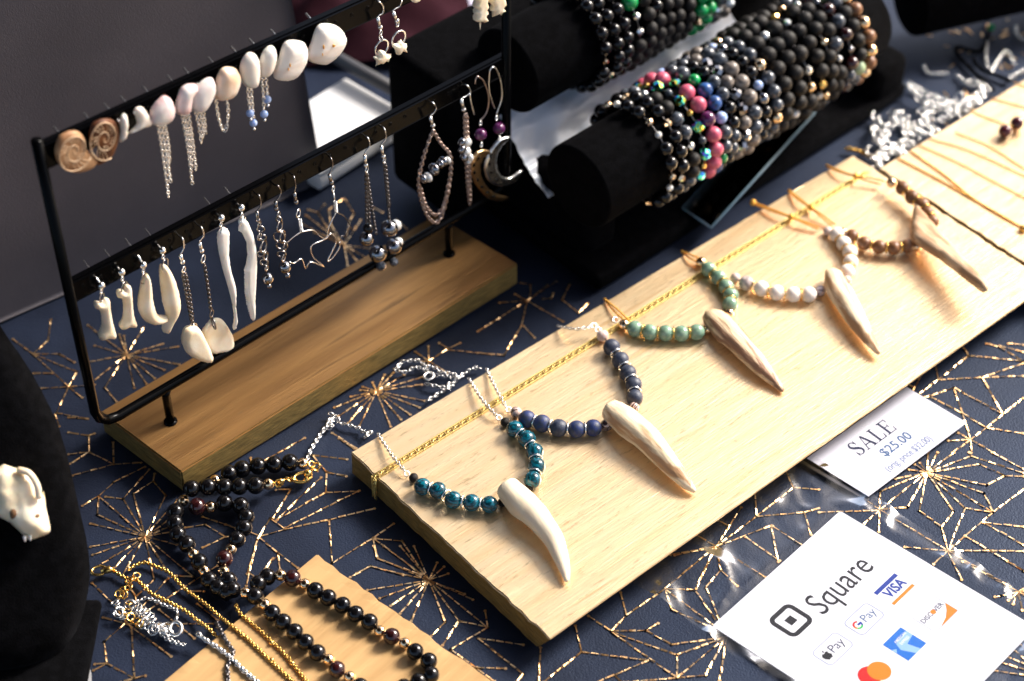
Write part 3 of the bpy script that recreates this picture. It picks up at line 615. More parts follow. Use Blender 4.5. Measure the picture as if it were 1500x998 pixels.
for i, (lab, out, mt, th, w, chs, zz) in enumerate(SH):
    o2 = zz(out); cx = sum(p[0] for p in o2)/len(o2); cy = sum(p[1] for p in o2)/len(o2)
    e = earring(lab, (cx, cy)); topy = min(o2, key=lambda p: p[1]); S_c = pl2([topy])[0]
    if mt == 'shell_clam':
        bf = None
        solid(e, o2, th, w, mt, 'shell', OFF+.1, bumpf=bf, back=.35, grid=.11)
        hx = [(c[0], c[1]) for c in o2]
        mb = MB()
        spots = [((.1, .62), .05), ((.05, .72), .04)] if i == 8 else [((.45, .58), .06), ((.68, .55), .08), ((.42, .76), .04)]
        x0_, x1_ = min(h[0] for h in hx), max(h[0] for h in hx); y0_, y1_ = min(h[1] for h in hx), max(h[1] for h in hx)
        for (fx, fy), r_ in spots: ball(mb, E(x0_+(x1_-x0_)*(fx if i == 9 else fx+.4), y0_+(y1_-y0_)*fy, OFF+.1+th*.97), r_, 8, 6, sc=(.6, .4, 1.9) if r_ < .07 else (1.4, .4, 1.0))
        mb.build('brown_fleck', 'brass_cord', e)
    else: solid(e, o2, th, w, mt, 'shell', OFF+.1, back=.4, grid=.12)
    pin(e, cx, cy)
    if chs: chains(e, [zz(c) for c in chs])
    bl = {6: [(1219, 553), (1235, 600)], 7: [(115, 522), (130, 455)]}.get(i, [])
    for c in bl:
        q = zz([c])[0]; p = E(*q); bead(e, p, upx(6, p), 'bluecat'); b2 = MB(); ball(b2, p-Vector((0, 0, .3)), .07, 8, 6); ball(b2, p+Vector((0, 0, .27)), .06, 8, 6); b2.build('end_cap', 'silver', e)
# hooks
def hook(e, pts, mt='silver', barrel=True, zz=None, r=.034):
    q = pts if zz is None else zz(pts); n = len(q); offs = [-.1, .42]+[OFF+.05]*(n-2)
    wire(e, q, r, mt, 'hook', offs=offs[:n])
    if barrel:
        mb = MB(); a, b = E(*q[-2], OFF+.05), E(*q[-1], OFF+.05); tube(mb, [a, b], .075, 8); ball(mb, b, .11, 10, 7); mb.build('bead_stop', mt, e)
def vertebra(e, pts, zz):
    solid(e, zz(pts), .17, .16, 'bone', 'vertebra', OFF+.05, cn=2, grid=.08)
e = earring('silver hoop earring with little star shaped vertebra, left of the pair', (559, 70))
hook(e, [(618, 3), (640, 8), (658, 30), (656, 60), (632, 80), (645, 125)], zz=z2); jump(e, *z2([(648, 150)])[0], 4.2, 'silver'); jump(e, *z2([(648, 175)])[0], 4.2, 'silver', ax=RU)
jump(e, *z2([(652, 218)])[0], 12.5, 'silver', ax=RN, w=.042); vertebra(e, [(612, 262), (635, 255), (640, 228), (668, 236), (672, 248), (696, 246), (682, 268), (685, 285), (664, 280), (655, 294), (640, 290), (622, 305), (630, 283)], z2)
e = earring('silver hoop earring with little star shaped vertebra, right of the pair', (584, 60))
hook(e, [(735, -8), (743, 5), (735, 28), (712, 42), (703, 55), (722, 95)], zz=z2); jump(e, *z2([(725, 110)])[0], 4.5, 'silver'); jump(e, *z2([(730, 178)])[0], 13, 'silver', ax=RN, w=.042)
vertebra(e, [(698, 205), (728, 198), (740, 178), (750, 198), (766, 200), (760, 218), (768, 240), (742, 234), (732, 250), (718, 248), (714, 228)], z2)
e = earring('tip of a small cream bone earring at the top edge of the photo', (604, -4)); solid(e, z2([(780, -20), (785, 2), (800, 13), (822, 3), (830, -20)]), .14, .12, 'bone', 'bone_piece', cn=2)
e = earring('pale bone earring shaped like a spiny tail by the rack post, left one', (704, 15))
solid(e, z2([(1070, -30), (1078, 10), (1068, 30), (1082, 42), (1070, 58), (1082, 68), (1070, 90), (1088, 102), (1097, 98), (1102, 138), (1108, 98), (1122, 104), (1136, 90), (1124, 68), (1140, 54), (1126, 42), (1140, 22), (1130, 8), (1138, -30)]), .2, .14, 'bone', 'vertebra', cn=1, grid=.1)
e = earring('pale lumpy bone earring touching the rack post, right one', (727, 10))
solid(e, z2([(1148, -30), (1143, 10), (1158, 28), (1148, 50), (1165, 50), (1156, 78), (1182, 62), (1200, 72), (1198, 55), (1220, 52), (1204, 34), (1218, 14), (1205, -30)]), .2, .16, 'bone', 'vertebra', cn=1, grid=.1)
# middle bar
e = earring('small knobbed toe bone stud earring, first on the middle bar', (150, 460)); studball(e, *z3([(243, 493)])[0]); jump(e, *z3([(243, 525)])[0], 3, 'silver'); jump(e, *z3([(246, 556)])[0], 6.5)
solid(e, z3([(208, 592), (222, 574), (245, 578), (262, 556), (284, 564), (288, 610), (300, 680), (319, 745), (302, 772), (270, 768), (240, 779), (229, 752), (248, 715), (246, 660), (234, 622), (212, 612)]), .27, .3, 'bone', 'toe_bone', cn=2, grid=.09)
e = earring('small knobbed toe bone stud earring, second on the middle bar', (185, 450)); studball(e, *z3([(349, 423)])[0]); jump(e, *z3([(353, 458)])[0], 3.4, 'silver'); jump(e, *z3([(364, 500)])[0], 8.5)
solid(e, z3([(325, 535), (340, 513), (362, 514), (368, 490), (396, 494), (402, 560), (410, 640), (428, 690), (410, 712), (380, 708), (352, 724), (337, 702), (358, 670), (362, 605), (352, 562), (330, 556)]), .27, .3, 'bone', 'toe_bone', cn=2, grid=.09)
e = earring('fat white curved claw earring bending right, third on the middle bar', (215, 440)); studball(e, *z3([(462, 386)])[0]); jump(e, *z3([(462, 415)])[0], 3, 'silver'); jump(e, *z3([(467, 455)])[0], 8.5)
solid(e, z3([(480, 428), (498, 460), (508, 550), (528, 630), (555, 648), (588, 652), (572, 680), (520, 696), (475, 682), (445, 640), (438, 590), (452, 510), (468, 450)]), .33, .36, 'bone', 'claw', cn=3, grid=.11)
e = earring('white pointed claw earring curving down left, fourth on the middle bar', (248, 430)); studball(e, *z3([(562, 310)])[0]); jump(e, *z3([(566, 343)])[0], 3.4, 'silver'); jump(e, *z3([(577, 383)])[0], 9)
solid(e, z3([(570, 380), (600, 408), (630, 470), (652, 570), (645, 630), (612, 690), (588, 738), (565, 735), (570, 700), (583, 650), (567, 590), (554, 480), (552, 410)]), .34, .38, 'bone', 'claw', cn=3, grid=.11)
e = earring('cream bone disc seen partly edge on, on a dark twisted chain', (285, 500)); hook(e, [(645, 232), (668, 248), (676, 290), (664, 318), (657, 335), (668, 370)], zz=z3); jump(e, *z3([(675, 410)])[0], 4.5, 'silver')
chains(e, [z3([(668, 430), (692, 560), (716, 690)]), z3([(684, 430), (708, 560), (722, 690)])], 'gunmetal', .17, .035); jump(e, *z3([(728, 718)])[0], 8, w=.045)
solid(e, z3([(692, 715), (735, 703), (768, 735), (800, 800), (821, 850), (815, 885), (785, 893), (730, 875), (685, 840), (666, 790), (672, 745)]), .26, .2, 'bone', 'bone_disc', OFF+.05, grid=.12)
e = earring('flat rounded cream bone triangle on a thin dark chain', (318, 495)); hook(e, [(745, 178), (768, 190), (778, 230), (764, 252), (757, 270), (768, 312)], zz=z3); jump(e, *z3([(776, 354)])[0], 6, 'silver')
chains(e, [z3([(782, 380), (800, 500), (816, 625)])], 'gunmetal', .17, .04); jump(e, *z3([(820, 640)])[0], 5.5, 'gunmetal'); jump(e, *z3([(830, 690)])[0], 9, 'gunmetal', ax=RU+RN*.3, w=.045)
solid(e, z3([(800, 690), (830, 664), (870, 668), (905, 710), (935, 770), (930, 820), (900, 842), (860, 846), (815, 848), (785, 790), (772, 730)]), .13, .14, 'bone', 'bone_disc', OFF-.3, grid=.12)
e = earring('thin straight white jawbone earring, left of the serrated one', (328, 400)); studball(e, *z3([(870, 140)])[0]); jump(e, *z3([(868, 175)])[0], 3.5, 'silver'); jump(e, *z3([(880, 212)])[0], 7, 'silver')
solid(e, z3([(850, 225), (872, 198), (890, 192), (912, 215), (908, 330), (925, 430), (948, 510), (945, 600), (955, 680), (940, 725), (930, 715), (938, 670), (930, 600), (905, 500), (875, 400), (855, 300)]), .15, .18, 'jaw', 'jawbone', cn=2, grid=.1)
e = earring('curved white jawbone earring with a serrated saw edge', (362, 390)); studball(e, *z3([(975, 87)])[0]); jump(e, *z3([(978, 125)])[0], 3.5, 'silver'); jump(e, *z3([(985, 158)])[0], 7.5, 'silver')
teeth = []
for i in range(22):
    t = i/21; y = 420+t*245; x = 990+(-6)*math.sin(t*3)+t*t*34; teeth += [(x, y), (x+8, y+6)]
solid(e, z3([(960, 152), (985, 140), (1010, 162), (1035, 220), (1050, 290), (1055, 360), (1052, 450), (1046, 560), (1046, 665), (1036, 678)]+teeth[::-1]+[(1002, 390), (1010, 340), (1003, 270), (978, 218), (960, 208), (964, 190)]), .15, .16, 'jaw', 'jawbone', cn=1, grid=.09)
e = earring('dark steel link chain earring with mirror ball, left of the two', (388, 370)); hook(e, [(153, 292), (178, 300), (192, 345), (184, 385), (165, 410), (172, 465)], 'steel', zz=z4)
for k, (x, y, r) in enumerate([(180, 492, 4), (190, 525, 5.2), (182, 575, 5), (202, 580, 5), (208, 640, 9.5), (190, 690, 5), (222, 702, 6.5), (212, 745, 5.5), (228, 785, 4)]): jump(e, *z4([(x, y)])[0], r, 'steel', ax=RN+RU*(-.9 if k % 2 else .5), w=.045, off=OFF+.05*(k % 3))
q = z4([(235, 853)])[0]; bead(e, E(*q), upx(9, E(*q)), 'hematite'); q = z4([(246, 903)])[0]; bead(e, E(*q), .11, 'hematite')
e = earring('dark steel link chain earring with mirror ball, right of the two', (415, 350)); hook(e, [(275, 232), (305, 238), (325, 275), (310, 315), (290, 342), (292, 388)], 'steel', zz=z4)
for k, (x, y, r) in enumerate([(308, 428, 4.2), (310, 460, 4), (315, 505, 8.6), (312, 575, 8), (335, 575, 8), (330, 632, 8), (350, 640, 6), (328, 690, 6), (340, 720, 5)]): jump(e, *z4([(x, y)])[0], r, 'steel', ax=RN+RU*(-.9 if k % 2 else .5), w=.045, off=OFF+.05*(k % 3), el=1.25 if k in (3, 4) else 1)
q = z4([(350, 778)])[0]; bead(e, E(*q), upx(9.3, E(*q)), 'hematite'); q = z4([(366, 832)])[0]; bead(e, E(*q), .13, 'hematite')
e = earring('bent silver wire bat outline earring, left wing piece', (445, 330)); hook(e, [(400, 162), (412, 180), (423, 235), (414, 285), (425, 345)], 'steel', zz=z4); jump(e, *z4([(440, 420)])[0], 6.5, 'silver')
wire(e, z4([(365, 615), (410, 575), (462, 545), (540, 533), (578, 568), (622, 590), (652, 556), (680, 570), (690, 610), (676, 650), (635, 735), (665, 718), (712, 650), (715, 610)]), .028, 'silver', 'bent_wire')
mb = MB(); [torus(mb, E(*z4([(449+k*1.5, 462+k*9.5)])[0]), (0, 0, 1), .07, .028, 8, 4) for k in range(9)]; mb.build('wire_wrap', 'silver', e)
e = earring('bent silver wire bat outline earring, right wing piece', (490, 320)); hook(e, [(640, 32), (658, 55), (670, 95), (655, 140), (645, 165), (660, 215)], 'steel', zz=z4); jump(e, *z4([(672, 258)])[0], 4.5, 'silver'); jump(e, *z4([(676, 305)])[0], 5.8, 'silver', ax=RU+RN*.6)
wire(e, z4([(690, 412), (640, 520), (622, 588), (535, 628), (522, 670), (548, 722), (612, 775), (520, 742), (488, 788), (462, 722), (412, 752), (380, 742)]), .028, 'silver', 'bent_wire', n=3)
wire(e, z4([(690, 412), (750, 445), (800, 535), (770, 505), (752, 580), (730, 568), (708, 665)]), .024, 'steel', 'bent_wire', n=3, off=OFF-.2)
mb = MB(); [torus(mb, E(*z4([(684+k*.8, 345+k*8)])[0]), (0, 0, 1), .07, .028, 8, 4) for k in range(9)]; mb.build('wire_wrap', 'silver', e)
e = earring('three strand dark chain earring ending in mirror black beads, left', (540, 300)); hook(e, [(570, 620), (590, 632), (598, 665), (580, 690), (574, 710), (580, 755)], zz=z2); jump(e, *z2([(584, 776)])[0], 5, 'silver')
chains(e, [z4([(888, 150), (892, 320), (893, 480)]), z4([(898, 150), (925, 350), (958, 560)]), z4([(892, 150), (905, 330), (915, 500)])], 'gunmetal', .16, .034)
for (x, y, r) in ((893, 590, 11), (968, 690, 13), (905, 520, 8)): q = z4([(x, y)])[0]; bead(e, E(*q), upx(r, E(*q)), 'hematite' if r != 8 else 'onyx')
q = z4([(990, 770)])[0]; bead(e, E(*q), .26, 'labrador', facet=True)
e = earring('two strand dark chain earring ending in mirror black beads, right', (565, 290)); hook(e, [(645, 575), (665, 590), (672, 630), (658, 652), (650, 668), (660, 715)], zz=z2); jump(e, *z2([(664, 733)])[0], 4.5, 'silver')
chains(e, [z4([(1010, 90), (1025, 250), (1040, 400), (1048, 510)]), z4([(1020, 90), (1034, 250), (1046, 380)])], 'gunmetal', .16, .034)
for (x, y, r, mt) in ((1045, 520, 13, 'hematite'), (1088, 500, 9, 'crystal'), (1075, 640, 12, 'hematite'), (1106, 610, 7, 'crystal')): q = z4([(x, y)])[0]; bead(e, E(*q), upx(r, E(*q)), mt)  # crystal ball beside the first bead stands in for its silver highlight
q = z4([(1075, 745)])[0]; bead(e, E(*q), .22, 'labrador', facet=True)
e = earring('open teardrop of rosy double chain with grey bead bar across', (632, 250)); hook(e, [(262, 265), (285, 272), (303, 300), (288, 330), (268, 350), (285, 400)], zz=z5)
chains(e, [z5([(285, 425), (240, 550), (205, 700), (215, 800), (250, 900), (295, 945), (335, 905), (372, 760), (386, 580), (330, 500), (285, 425)]), z5([(213, 740), (245, 850), (300, 902), (350, 840), (374, 720)])], 'pinkgold', .22, .045)
wire(e, z5([(210, 715), (300, 645), (386, 575)]), .03, 'steel', 'bar_wire')
for (x, y, r, mt) in ((232, 700, 7, 'hematite'), (258, 690, 8, 'crystal'), (292, 645, 10, 'hematite'), (328, 615, 7, 'hematite'), (345, 600, 8, 'hematite'), (368, 595, 6, 'crystal')): q = z5([(x, y)])[0]; bead(e, E(*q, OFF+.15), upx(r, E(*q)), mt, sq=.7, axis=RU)
e = earring('rosy chain teardrop seen edge on with a stack of grey beads', (683, 220)); hook(e, [(447, 168), (478, 175), (496, 208), (470, 235), (443, 252), (458, 310)], zz=z5); wire(e, z5([(492, 222), (500, 270), (517, 338)]), .034, 'silver', 'hook_tail', off=OFF+.1)
chains(e, [z5([(463, 335), (468, 480), (478, 700), (492, 845)]), z5([(474, 335), (482, 500), (492, 700), (494, 845)])], 'pinkgold', .2, .045)
for (x, y, r, mt) in ((448, 492, 7, 'hematite'), (480, 495, 7, 'crystal'), (450, 535, 7, 'hematite'), (478, 545, 7, 'crystal'), (462, 575, 8, 'hematite'), (492, 578, 7, 'crystal'), (485, 600, 5, 'crystal')): q = z5([(x, y)])[0]; bead(e, E(*q, OFF+.15), upx(r, E(*q)), mt, sq=.75)
def moon(lab, at, w1, w2, ring, bd, outl, mt, holes):
    e = earring(lab, at)
    for w_ in w1: wire(e, z5(w_), .036, w2, 'hook_wire', off=OFF+.1)
    jump(e, *z5([ring])[0], 4, 'silver'); q = z5([bd])[0]; bead(e, E(*q), upx(9.2, E(*q)), 'purplebead'); jump(e, *z5([(bd[0]+5, bd[1]+58)])[0], 4, 'silver')
    solid(e, z5(outl), .09, .07, mt, 'crescent', cn=2, grid=.09, off=OFF+.02)
    mb = MB()
    for x, y, a in holes:
        p = E(*z5([(x, y)])[0], OFF+.115); tube(mb, [p-Vector((0, 0, .12))*math.cos(a)-RU*.12*math.sin(a), p, p+Vector((0, 0, .12))*math.cos(a)+RU*.12*math.sin(a)], [.03, .07, .03], 6)
    mb.build('cut_out', 'black_metal', e)
moon('bronze filigree crescent moon earring hanging from a purple bead', (702, 240), [[(535, 122), (570, 150), (597, 230), (594, 300), (575, 345), (550, 370)], [(535, 122), (525, 140), (522, 165)]], 'pinkgold', (553, 386), (553, 450),
     [(560, 532), (520, 555), (500, 600), (500, 680), (540, 760), (600, 812), (670, 828), (712, 805), (690, 795), (630, 780), (580, 730), (553, 670), (556, 600), (585, 565), (625, 562), (600, 538)], 'bronze', [(515, 620, .3), (517, 665, 0), (535, 705, -.4), (560, 745, -.7), (590, 775, -1), (625, 797, -1.2), (540, 585, .8)])
moon('silver filigree crescent moon earring nearest the right rack post', (740, 220), [[(622, 68), (645, 90), (668, 160), (672, 240), (655, 300), (642, 335)], [(622, 68), (604, 95), (600, 190), (615, 255), (632, 305)]], 'silver', (643, 356), (655, 415),
     [(722, 458), (665, 470), (612, 525), (574, 610), (580, 690), (630, 735), (700, 738), (760, 702), (786, 650), (765, 655), (720, 688), (675, 685), (645, 645), (640, 580), (662, 525), (695, 488)], 'silver', [(608, 570, .3), (603, 615, 0), (615, 660, -.4), (645, 700, -.9), (690, 712, -1.4), (730, 702, -1.8), (635, 530, .6)])

# ------------------------------------------------------------------ necklaces on the long board
NG = 'antler tine necklaces on the long gold board'
def zb(px, py, rpx, base=BT):
    p = P(px, py, base+.3); r = upx(rpx, p); return P(px, py, base+r+.015), r
def strand(n, items, spacer=None, base=BT, lift=0.):
    prev = None; cpts = []
    for (px, py, rp, mt, sp) in items:
        p, r = zb(px, py, rp, base); p = P(px, py, base+r+.015+lift); bead(n, p, r*1.06, mt)
        cpts.append(p)
        if prev and spacer and sp:
            q = (prev[0]*prev[1]+p*r)/(prev[1]+r) if False else (prev[0]+p)/2
            ringpart(n, q, p-prev[0], .27, spacer, .035)
        prev = (p, r)
    mb = MB(); tube(mb, smooth_path(cpts, 3), .03, 5); mb.build('thread', 'gunmetal', n)
    return cpts
def tine(n, cs, mt, lift=.0, tiplift=.0, seed=0, flat=.8, base=BT, rough=.16):
    cs = [(a, b, max(c*1.1, 4.5 if i == len(cs)-1 else 0)) for i, (a, b, c) in enumerate(cs)]; rough *= .6; flat = min(.92, flat+.08)
    pts = []; rad = []
    for i, (px, py, rp) in enumerate(cs):
        p0 = P(px, py, base+.4); r = upx(rp, p0); zz = base+r*flat*.92+.02+lift+tiplift*(i/(len(cs)-1))**1.5
        pts.append(P(px, py, zz)); rad.append(r)
    q = smooth_path(pts, 6); rr = [x.x for x in smooth_path([(r, 0, 0) for r in rad], 6)]; rr = [max(.02, x) for x in rr]
    tp = (q[-1]-q[-2]).normalized(); q += [q[-1]+tp*rr[-1]*.6, q[-1]+tp*rr[-1]*.9]; rr += [rr[-1]*.75, rr[-1]*.3]
    mb = MB(); tube(mb, q, rr, 22, True, flat, rough, ref=(0, 0, 1), seed=seed)
    # shallow hollow in the sawn end
    t = (q[0]-q[1]).normalized(); d = q[-1]-q[0]
    o = mb.build('antler_tine', mt, n, loc=q[0], rot=math.atan2(d.y, d.x))
    o2 = MB(); tube(o2, [q[0]+t*.012, q[0]+t*.03], [rr[0]*.55, rr[0]*.5], 14, True, flat, .2, ref=(0, 0, 1), seed=seed+3); o2.build('sawn_core', 'antler_dull', n)
    return o
def bchain(n, pts, mt, ll=.2, wr=.034, name='chain', base=BT):
    q = [P(x, y, base+h) for x, y, h in pts]; mb = MB(); chain(mb, smooth_path(q, 4), ll, wr, .62); mb.build(name, mt, n)
def loop(n, px, py, rp, mt, h=.15, base=BT):
    p = P(px, py, base+h); mb = MB(); torus(mb, p, (.3, -.3, 1), upx(rp, p), .026, 14, 6); mb.build('jump_ring', mt, n)
# teal
n = thing('necklace', 'teal tiger eye bead necklace with smooth ivory tine, nearest the camera', 'necklace', P(720, 720, BT), NG)
t_ = lambda l, m, r: [(*c, r, m, True) for c in l]
strand(n, [(606, 700, 6.7, 'lava', 0), (619, 713, 12.4, 'teal', 0), (642, 719, 12.6, 'teal', 1), (664, 732.5, 12.6, 'teal', 1), (691, 736.5, 12.4, 'teal', 1), (717, 739, 12.2, 'teal', 1), (736, 736, 6.7, 'lava', 0)], 'silver')
strand(n, [(740, 618.6, 6.7, 'lava', 0), (754, 629, 12.2, 'teal', 0), (772, 643.5, 12.4, 'teal', 1), (783, 662, 12.6, 'teal', 1), (786, 683, 12.6, 'teal', 1), (780, 703, 12.4, 'teal', 1), (776, 714, 6.5, 'lava', 0)], 'silver')
tine(n, [(744, 715, 17), (752, 724, 18.5), (766, 739, 20), (782, 753, 18.5), (794, 767, 16.5), (811, 790, 14), (821, 815, 11), (827, 835, 7.5), (830, 849, 2.5)], 'antler_pale', lift=.12, seed=2, rough=.07, flat=.85)
bchain(n, [(553, 635, .08), (575, 668, .35), (593, 690, .3)], 'silver'); loop(n, 596, 694, 4, 'silver')
bchain(n, [(686, 554, .08), (706, 585, .35), (727, 609, .3)], 'silver'); loop(n, 731, 612, 4, 'silver')
# blue
n = thing('necklace', 'frosted dark blue bead necklace with pale brown flecked tine, second from the front', 'necklace', P(860, 620, BT), NG)
strand(n, [(756, 604, 8, 'stripe', 0), (772, 614, 12.4, 'bluematte', 0), (794, 620.5, 12.6, 'bluematte', 1), (818.6, 627, 12.6, 'bluegrey', 1), (844.5, 629, 12.4, 'bluematte', 1), (869, 627, 12.2, 'bluematte', 1), (888.5, 623, 8.5, 'stripe', 0)], 'silver')
strand(n, [(882.7, 492, 8.5, 'pinkstone', 0), (896, 509, 12.2, 'bluegrey', 0), (909, 528, 12.2, 'bluegrey', 1), (920, 547, 12.2, 'bluegrey', 1), (928.5, 564, 11.8, 'bluegrey', 1), (930, 583, 11.8, 'bluegrey', 1), (928, 597, 8, 'stripe', 0)], 'silver')
tine(n, [(894, 600, 15), (904, 607, 17.5), (920, 620, 20), (944, 639, 19), (966, 663, 16.5), (986, 686, 13), (1004, 707, 8.5), (1016, 718, 3)], 'antler', lift=.1, seed=5, flat=.85)
bchain(n, [(712, 540, .08), (728, 572, .35), (741, 596, .3)], 'silver'); loop(n, 745, 600, 4, 'silver')
bchain(n, [(816, 477, .1), (840, 482, .6), (866, 479, .5)], 'silver'); loop(n, 870, 477, 4, 'silver', .5); loop(n, 876, 483, 4, 'silver', .5)
# green
n = thing('necklace', 'sage green bead necklace with dark striped brown tine, middle of the board', 'necklace', P(1000, 487, BT), NG)
strand(n, [(914, 476, 8, 'rosegold', 0), (930, 481.6, 11.5, 'jade', 0), (952, 486.6, 11.5, 'jade', 1), (975, 488, 11.5, 'jade', 1), (998, 488.6, 11.5, 'jade', 1), (1020.6, 486.6, 11.5, 'jade', 1), (1036.7, 481.6, 7.5, 'rosegold', 0)], 'gold')
strand(n, [(1027, 384.6, 7.5, 'rosegold', 0), (1038, 394.6, 10.8, 'jade', 0), (1053, 407, 11, 'jade', 1), (1064, 420.7, 11, 'jade', 1), (1070.5, 433, 11, 'jade', 1), (1069.5, 446, 11, 'jade', 1), (1068, 459, 7, 'rosegold', 0)], 'gold')
tine(n, [(1040, 462, 12), (1048, 468, 16.5), (1062, 482, 18), (1078, 498, 16.5), (1099, 521, 15), (1117, 541, 12), (1134, 558, 7.5), (1145, 571, 2.5)], 'antler_dark', lift=.05, seed=9, flat=.7, rough=.22)
for a in ([(885, 437.5, .06), (903, 452, .3), (921, 469, .2)], [(886, 440, .06), (901, 457, .22), (917, 471, .2)]): bchain(n, a, 'brass_cord', .12, .028, 'cord')
for a in ([(998, 368, .06), (1014, 374, .3), (1028, 380, .3)], [(999, 370, .06), (1012, 379, .22), (1025, 385, .2)]): bchain(n, a, 'brass_cord', .12, .028, 'cord')
loop(n, 902, 469, 4.5, 'silver')
# white
n = thing('necklace', 'chalky white bead necklace with split topped tan tine, second from the far end', 'necklace', P(1160, 430, BT), NG)
strand(n, [(1077, 407, 7, 'pinkstone', 0), (1093, 415, 10.5, 'greystone', 0), (1115.5, 423, 11, 'whitestone', 1), (1137.7, 429, 11, 'whitestone', 1), (1162, 431.6, 11, 'whitestone', 1), (1184.7, 431.6, 11, 'whitestone', 1), (1201.7, 426, 7.6, 'purplestripe', 0)], 'gold')
strand(n, [(1212.6, 339, 6.5, 'pinkstone', 0), (1226, 344, 10.5, 'whitestone', 0), (1236, 357, 10.5, 'whitestone', 1), (1245, 370, 10.5, 'whitestone', 1), (1246, 384, 10.5, 'whitestone', 1), (1241, 398, 10.5, 'whitestone', 1), (1240, 411, 7, 'pinkstone', 0)], 'gold')
tine(n, [(1217, 398, 8), (1222, 408, 14), (1229, 425, 16), (1238, 441, 16), (1248, 458, 14.5), (1261, 479, 12), (1274, 500, 8), (1286, 516, 2.5)], 'antler', lift=.2, seed=14, flat=.7, rough=.25)
for a in ([(1105, 297, .1), (1135, 308, .3), (1159, 317.5, .35), (1180, 325, .3), (1200, 333, .2)], [(1106, 300, .1), (1135, 311, .3), (1159, 318.5, .35), (1180, 328, .3), (1198, 336, .2)], [(1155, 278, .06), (1172, 291, .3), (1188, 304, .35), (1206, 316, .3), (1223, 329, .2)], [(1154, 280, .06), (1170, 293, .3), (1188, 305, .3), (1204, 319, .3), (1219, 331, .2)]): bchain(n, a, 'brass_cord', .12, .024, 'cord')
for x, y in ((1159, 318), (1188, 304), (1103, 297)): p = P(x, y, BT+.3); bead(n, p, .17, 'brass_cord', 'knot', facet=True)
# brown
n = thing('necklace', 'brown wooden bead necklace with wide flat tan antler tine, far right end of board', 'necklace', P(1300, 360, BT), NG)
strand(n, [(1235, 340, 6, 'rosegold', 0), (1248, 346.5, 10, 'wood_bead', 0), (1266, 356.7, 10, 'wood_bead', 1), (1288, 362, 10, 'wood_bead', 1), (1309, 363.5, 10, 'wood_bead', 1), (1329, 361, 10, 'wood_bead', 1), (1343, 361, 7, 'rosegold', 0)], 'gold', lift=.08)
strand(n, [(1306, 268, 7, 'rosegold', 0), (1322, 275.6, 10, 'wood_bead', 0), (1336, 289, 10, 'wood_bead', 1), (1351, 300.5, 10, 'wood_bead', 1), (1358.7, 312, 9.5, 'wood_bead', 1), (1366, 325, 9.5, 'wood_bead', 1)], 'gold', lift=.35)
o0 = P(1345, 330, BT+.75); out = [(1340, 299), (1352, 312), (1377, 340), (1400, 366), (1420, 388), (1435, 404), (1448, 423), (1441, 426), (1424, 416), (1400, 397), (1378, 379), (1358, 366), (1342, 356), (1334, 346), (1336, 322)]
tn = (Vector((0, 0, 1))+Vector((-.05, .1, 0))).normalized(); tx = (P(1440, 420, BT+.75)-o0).normalized(); tx = (tx-tn*tx.dot(tn)).normalized(); ty = tn.cross(tx)
o2d = [((PL(x, y, o0, tn)-o0).dot(tx), (PL(x, y, o0, tn)-o0).dot(ty)) for x, y in out]
mb = MB(); inflate(mb, o2d, o0, tx, ty, tn, .3, .3, .16, 1., 2, lambda q: .04*noise.noise(Vector((q.x*2, q.y*4, 3)))); mb.build('antler_tine', 'antler_dull', n, loc=o0, rot=math.atan2(tx.y, tx.x))
for a in ([(1210, 241.6, .06), (1230, 250, .3), (1254, 258, .4), (1275, 261, .4), (1297, 266, .4)], [(1211, 244, .06), (1230, 252, .3), (1254, 259, .35), (1270, 265, .3), (1290, 270, .2)]): bchain(n, a, 'brass_cord', .12, .024, 'cord')
p = P(1254, 258, BT+.35); bead(n, p, .16, 'brass_cord', 'knot', facet=True)
# braid
mb = MB(); a = P(549, 699, BT+.05); b = P(1271, 251, BT+.05); d = (b-a); L = d.length; d.normalize(); s_ = Vector((-d.y, d.x, 0)); nn = int(L/.2)
for sg in (-1, 1): tube(mb, [a+s_*.13*sg+d*(L*i/60) for i in range(61)], .032, 5)
for i in range(nn):
    p = a+d*((i+.5)*L/nn); torus(mb, p+s_*(.055 if i % 2 else -.055), (0, 0, 1), .085, .03, 8, 4, 1.3, up=d+s_*(.8 if i % 2 else -.8))
dn = Vector((0, 0, -1)); ed = a-d*.06
for i in range(9):
    p = ed-d*.02+dn*(.05+i*.14); torus(mb, p+s_*(.055 if i % 2 else -.055), -d, .085, .03, 8, 4, 1.3, up=dn)
for sg in (-1, 1): tube(mb, [ed+s_*.13*sg+dn*.0, ed+s_*.13*sg-d*.03+dn*1.28], .032, 5)
mb.build('braid_trim', 'braid', None, loc=a, label='narrow gold braid stretched lengthwise over the long gold board', cat='braid')

